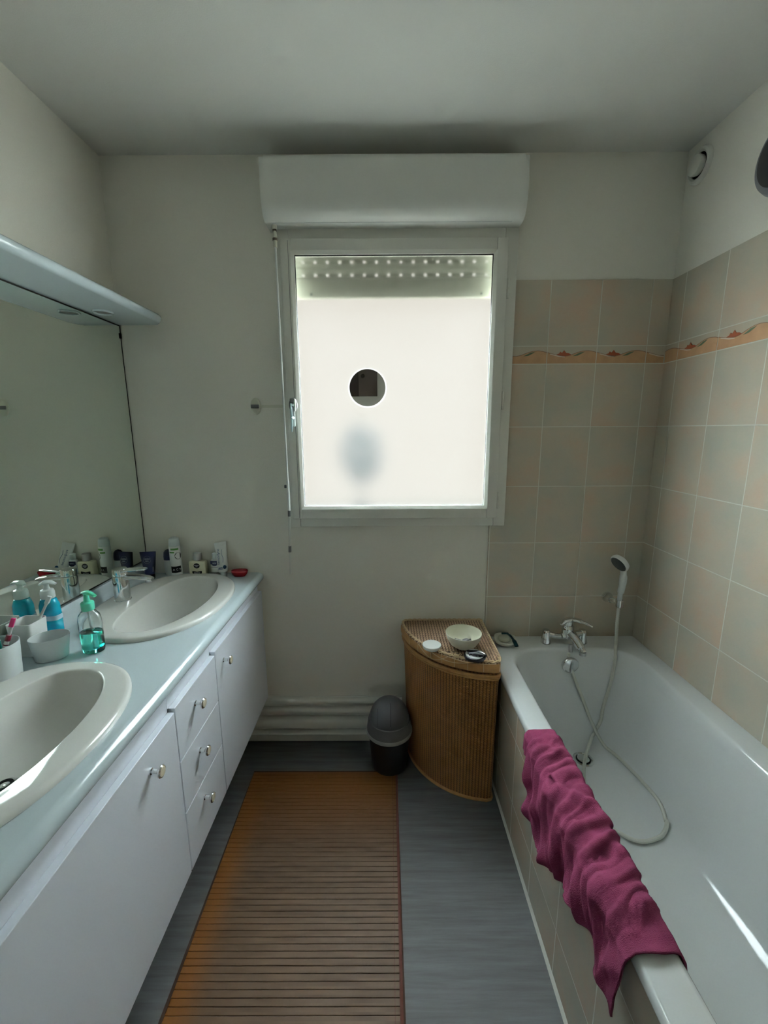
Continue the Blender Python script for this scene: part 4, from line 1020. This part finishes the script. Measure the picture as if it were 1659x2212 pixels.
# overflow knob
OV = Matrix.Translation((-0.346+0.345, -0.139+0.86, 0.487-RZ)) @ Matrix.Rotation(PI/2+0.14, 4, 'X')
bm = bmesh.new(); lathe(bm, [(0.036, -0.002), (0.037, 0.006), (0.034, 0.012), (0.026, 0.016)], 44, M4=OV); ok_ = finish('overflow_knob', bm, 'chrome', bt)
bm = bmesh.new(); box(bm, -0.0035, 0.0035, -0.027, 0.027, 0.0155, 0.024, 0.0015); box(bm, -0.003, 0.003, -0.030, 0.030, 0.012, 0.017, 0.001)
for v in bm.verts: v.co = OV @ v.co
finish('knob_ridge', bm, 'brushed', ok_)

# bath mixer, two deck legs, lever, spout
tx = thing('bath_mixer_tap', 'chrome bath mixer with long lever on the far rim of the bath', 'tap', (-0.328, -0.062, 0.5505))
bm = bmesh.new()
for x in (-0.098, 0.062):
    lathe(bm, [(0.024, 0), (0.0235, 0.004), (0.019, 0.022), (0.0165, 0.040), (0.017, 0.052), (0.013, 0.060), (0, 0.062)], 28, x, 0)
tube(bm, smooth_path([(-0.098, 0.0, 0.044), (-0.075, -0.006, 0.038), (-0.045, -0.014, 0.036), (-0.015, -0.018, 0.044), (0.015, -0.016, 0.046), (0.062, 0.0, 0.044)], 5), [0.013]*6+[0.0125]*6+[0.018]*8+[0.015]*6, 16)
lathe(bm, [(0.020, 0.030), (0.024, 0.040), (0.025, 0.070), (0.023, 0.086), (0.020, 0.090)], 32, -0.012, -0.016)
tube(bm, smooth_path([(-0.005, -0.022, 0.056), (0.008, -0.055, 0.040), (0.020, -0.085, 0.016), (0.024, -0.096, 0.002)], 6), [0.021]*6+[0.019]*7+[0.015]*6, 18)
finish('body', bm, 'chrome', tx)
bm = bmesh.new(); tube(bm, [(0.024, -0.096, 0.004), (0.024, -0.097, -0.010)], 0.0135, 18); finish('aerator', bm, 'brushed', tx)
bm = bmesh.new(); tube(bm, smooth_path([(-0.028, -0.010, 0.088), (-0.024, -0.012, 0.108), (0.005, -0.022, 0.118), (0.04, -0.036, 0.114), (0.078, -0.05, 0.098)], 6), [0.010]+[0.019]*11+[0.016]*6+[0.011]*4+[0.007]*3, 18, flat=(0.55, (0, 0, 1)))
tube(bm, [(-0.012, -0.016, 0.088), (-0.010, -0.016, 0.112)], 0.017, 20); finish('lever', bm, 'chrome', tx)
bm = bmesh.new(); tube(bm, [(-0.012, -0.055, 0.018), (-0.012, -0.060, -0.004), (-0.012, -0.061, -0.014)], [0.009, 0.009, 0.0085], 14); finish('hose_outlet', bm, 'brushed', tx)

# shower holder, hand shower and hose
hd = thing('shower_holder', 'small chrome shower bracket on the tiles in the bath corner', 'bracket', (-0.142, -0.006, 0.742))
bm = bmesh.new(); lathe(bm, [(0.024, 0), (0.024, 0.004), (0.021, 0.012), (0.015, 0.02), (0.014, 0.04)], 28, M4=Matrix.Rotation(PI/2, 4, 'X'))
tube(bm, [(0.0, -0.03, 0), (0.014, -0.062, 0.0)], 0.012, 14)
lathe(bm, [(0.0115, -0.016), (0.0150, -0.016), (0.0165, 0.016), (0.0125, 0.016)], 24, 0.016, -0.074, cap0=False, cap1=False)
finish('bracket_body', bm, 'chrome', hd)
hs = thing('hand_shower', 'white hand shower with grey face hanging in its chrome bracket', 'shower head', (-0.126, -0.080, 0.765))
bm = bmesh.new(); tube(bm, smooth_path([(0, 0, -0.012), (0.0, 0, 0.02), (0.004, -0.001, 0.06), (0.004, -0.002, 0.10), (-0.001, -0.005, 0.130), (-0.010, -0.010, 0.150)], 5), [0.0100]*6+[0.0135]*5+[0.0150]*5+[0.0125]*10, 18)
HM = Matrix.Translation((-0.022, -0.012, 0.163)) @ Matrix.Rotation(-0.30, 4, 'Z') @ Matrix.Rotation(math.radians(-128), 4, 'Y') @ Matrix.Rotation(0.5, 4, 'X')
lathe(bm, [(0.036, 0.010), (0.0405, 0.006), (0.0405, 0.000), (0.036, -0.010), (0.024, -0.017), (0.0, -0.020)], 40, M4=HM); finish('shower_body', bm, 'white', hs)
bm = bmesh.new(); lathe(bm, [(0.0355, 0.0100), (0.033, 0.0125), (0.0, 0.0135)], 36, M4=HM); finish('spray_face', bm, 'facedark', hs)

ho = thing('shower_hose', 'pale ribbed shower hose looping down onto the bath floor', 'hose', (-0.30, -0.3, 0.145))
hpts = [(-0.352, -0.124, 0.534), (-0.350, -0.140, 0.50), (-0.332, -0.156, 0.44), (-0.300, -0.172, 0.36), (-0.258, -0.195, 0.25), (-0.215, -0.225, 0.165), (-0.175, -0.275, 0.144), (-0.148, -0.403, 0.148), (-0.143, -0.515, 0.152), (-0.180, -0.590, 0.139),
        (-0.245, -0.629, 0.139), (-0.317, -0.632, 0.139), (-0.377, -0.570, 0.139), (-0.393, -0.486, 0.139), (-0.366, -0.381, 0.139), (-0.318, -0.285, 0.146), (-0.255, -0.205, 0.185), (-0.215, -0.170, 0.24), (-0.190, -0.152, 0.32), (-0.165, -0.143, 0.42), (-0.142, -0.115, 0.54), (-0.131, -0.088, 0.65), (-0.126, -0.080, 0.740)]
from mathutils.bvhtree import BVHTree
bme = bmesh.new(); bme.from_mesh(shell.data); bvh = BVHTree.FromBMesh(bme)
sp_ = []
for p in smooth_path(hpts, 22):
    q = p-Vector(bt.location)
    for it in range(3):
        loc, nrm, idx, dd = bvh.find_nearest(q)
        if nrm.z < 0 or (abs(nrm.z) < 0.3 and nrm.dot(Vector((0.0, 0.0, -0.35))-loc) < 0): nrm = -nrm
        sd_ = (q-loc).dot(nrm)
        if sd_ < 0.0078: q = loc+nrm*0.0078
    sp_.append(q+Vector(bt.location))
bme.free()
bm = bmesh.new(); tube(bm, [p-Vector((-0.30, -0.3, 0.145)) for p in sp_], [0.0072 if i % 2 else 0.0064 for i in range(len(sp_))], 10); finish('hose_body', bm, 'hose', ho)
bm = bmesh.new()
tube(bm, [Vector(p)-Vector((-0.30, -0.3, 0.145)) for p in ((-0.126, -0.080, 0.715), (-0.126, -0.080, 0.748))], [0.0075, 0.0095], 14); finish('hose_nut', bm, 'chrome', ho)

# soap dish with a dark blue brush
sd = thing('soap_dish', 'pale shell-shaped soap dish on the far corner of the bath rim', 'soap dish', (-0.610, -0.066, 0.5505))
sd.rotation_euler = (0, 0, -0.25)
bm = bmesh.new(); loft(bm, [sect(0.060, 0.070, 0.0, e=2.6, n=40), sect(0.082, 0.092, 0.010, e=2.8, n=40), sect(0.094, 0.104, 0.022, e=2.8, n=40), sect(0.089, 0.099, 0.022, e=2.8, n=40), sect(0.070, 0.080, 0.010, e=2.6, n=40), sect(0.04, 0.05, 0.007, e=2, n=40)]); finish('dish_body', bm, mat('cream_soap_dish', (0.74, 0.74, 0.64), 0.4), sd)
sp = thing('soap_bar', 'worn cream soap bar lying in the shell-shaped dish', 'soap', (-0.612, -0.056, 0.559))
bm = bmesh.new(); loft(bm, [sect(0.045, 0.05, 0.0, e=2.3), sect(0.052, 0.058, 0.006, e=2.3), sect(0.048, 0.052, 0.013, e=2.3), sect(0.03, 0.03, 0.016, e=2.3)]); finish('bar', bm, 'creamplastic', sp)
rz_ = thing('razor', 'dark petrol blue razor lying across the soap dish', 'razor', (-0.585, -0.085, 0.578))
bm = bmesh.new(); tube(bm, smooth_path([(-0.015, 0.045, 0.004), (-0.004, 0.025, 0.007), (0.002, 0.0, 0.004), (0.006, -0.026, -0.002), (0.008, -0.045, -0.010)], 5), [0.004]*5+[0.0055]*8+[0.009]*8, 12, flat=(0.6, (0, 0, 1))); finish('handle', bm, 'petrol', rz_)
bm = bmesh.new(); box(bm, -0.034, -0.002, 0.040, 0.048, 0.001, 0.008, 0.002); finish('blade_head', bm, 'petrol', rz_)

# towel draped over the rim
def towel():
    ny, nv = 230, 110
    y0, y1 = -0.632, -1.212
    def hem(t):      # outer drop (z of the outer hem) along the towel
        pts = [(0, 0.53), (0.07, 0.49), (0.15, 0.42), (0.25, 0.378), (0.37, 0.36), (0.48, 0.385), (0.6, 0.415), (0.72, 0.435), (0.81, 0.44), (0.87, 0.415), (0.94, 0.41), (1.0, 0.41)]
        for (a, za), (b, zb_) in zip(pts, pts[1:]):
            if a <= t <= b: return za+(zb_-za)*(t-a)/(b-a)
        return pts[-1][1]
    def inn(t): return 0.503+0.010*math.sin(9*t)+0.008*math.sin(23*t)
    verts = []
    bm = bmesh.new(); grid = []
    for i in range(ny+1):
        t = i/ny; y = y0+(y1-y0)*t; row = []
        flare = 0.014*math.sin(PI*min(1, t*1.2))+0.016*max(0, (t-0.86)/0.14)**1.5
        path = [Vector((-0.5985, inn(t))), Vector((-0.606, 0.535)), Vector((-0.614, 0.551)), Vector((-0.625, 0.5545)), Vector((-0.676, 0.5545)), Vector((-0.692, 0.5515)), Vector((-0.7000-flare*0.25, 0.538)), Vector((-0.7020-flare*0.6, 0.49)), Vector((-0.7020-flare, hem(t)))]
        # 2-D arc-length resample
        L_ = [0]
        for a, b in zip(path, path[1:]): L_.append(L_[-1]+(b-a).length)
        for j in range(nv+1):
            s = L_[-1]*j/nv
            for k_ in range(len(path)-1):
                if L_[k_] <= s <= L_[k_+1]+1e-9:
                    q = path[k_]+(path[k_+1]-path[k_])*((s-L_[k_])/max(1e-9, L_[k_+1]-L_[k_])); tn = (path[k_+1]-path[k_]).normalized(); break
            nrm = Vector((tn.y, -tn.x))          # outward (up on top)
            if nrm.y < 0 and abs(tn.x) > abs(tn.y): nrm = -nrm
            if abs(tn.y) >= abs(tn.x): nrm = Vector((1, 0)) if j < nv*0.4 else Vector((-1, 0))
            u_ = y; v_ = s
            # slanting wrinkles over the rim, hanging folds outside
            w1 = 0.5+0.5*math.sin(95*u_+38*v_+2.2*noise.noise(Vector((u_*9, v_*12, 1.3))))
            w2 = 0.5+0.5*math.sin(52*u_-30*v_+3.0*noise.noise(Vector((u_*6, v_*9, 4.1))))
            w3 = noise.noise(Vector((u_*14, v_*22, 7.7)))
            w4 = 0.5+0.5*math.sin(150*u_+75*v_+3.5*noise.noise(Vector((u_*11, v_*16, 9.9))))
            env = min(1, t*7)*min(1, (1-t)*6+0.25)
            inner = max(0.0, 1-j/(nv*0.22))
            amp = 0.008*w1**2.2+0.008*w2**2.0+0.005*w3+0.005*w4**2.5
            hang = max(0, (s/L_[-1]-0.5)/0.5)
            amp = amp*(0.35+0.65*min(1, s/0.05))*(1-0.8*inner)+hang*0.010*w2
            amp = max(0.0, amp)*env+0.0015
            row.append(bm.verts.new((q.x+nrm.x*amp, y+0.006*noise.noise(Vector((v_*15, 3, t*2))), q.y+nrm.y*amp)))
        grid.append(row)
    for i in range(ny):
        for j in range(nv): bm.faces.new((grid[i][j], grid[i+1][j], grid[i+1][j+1], grid[i][j+1]))
    o = finish('towel', bm, 'terry', None, smooth=180)
    md = o.modifiers.new('thick', 'SOLIDIFY'); md.thickness = 0.004; md.offset = 1.0
    return o
tw = towel(); tag(tw, 'crumpled burgundy towel draped over the front rim of the bath', 'towel')
# hem band: sewn border across the far end
for p in tw.data.vertices: pass

# ================================================================== RIGHT WALL FIXTURES
vt = thing('air_vent', 'round white ventilation outlet high on the right wall by the corner', 'vent', (XR, -0.078, 2.412))
VM = Matrix.Rotation(-PI/2, 4, 'Y')
bm = bmesh.new(); lathe(bm, [(0.058, 0), (0.058, 0.006), (0.054, 0.012), (0.046, 0.014), (0.040, 0.010), (0.040, 0.004)], 44, M4=VM, cap1=False); finish('vent_ring', bm, 'pvc', vt)
bm = bmesh.new(); lathe(bm, [(0.040, 0.0055), (0.0, 0.0055)], 32, M4=VM); finish('vent_slot', bm, 'darkred', vt)
bm = bmesh.new(); lathe(bm, [(0.031, 0.006), (0.034, 0.020), (0.032, 0.026), (0.025, 0.028), (0, 0.029)], 36, M4=VM); finish('vent_cone', bm, 'pvc', vt)
fx = thing('round_heater', 'round grey wall unit with dark grille cut by the right edge', 'heater', (XR, -0.475, 2.235))
bm = bmesh.new(); lathe(bm, [(0.105, 0), (0.105, 0.02), (0.098, 0.035), (0.082, 0.042)], 56, M4=VM); finish('housing', bm, 'fixgrey', fx)
bm = bmesh.new(); lathe(bm, [(0.082, 0.0425), (0.06, 0.05), (0, 0.053)], 48, M4=VM); finish('grille', bm, 'fixdark', fx)

bpy.context.view_layer.update()
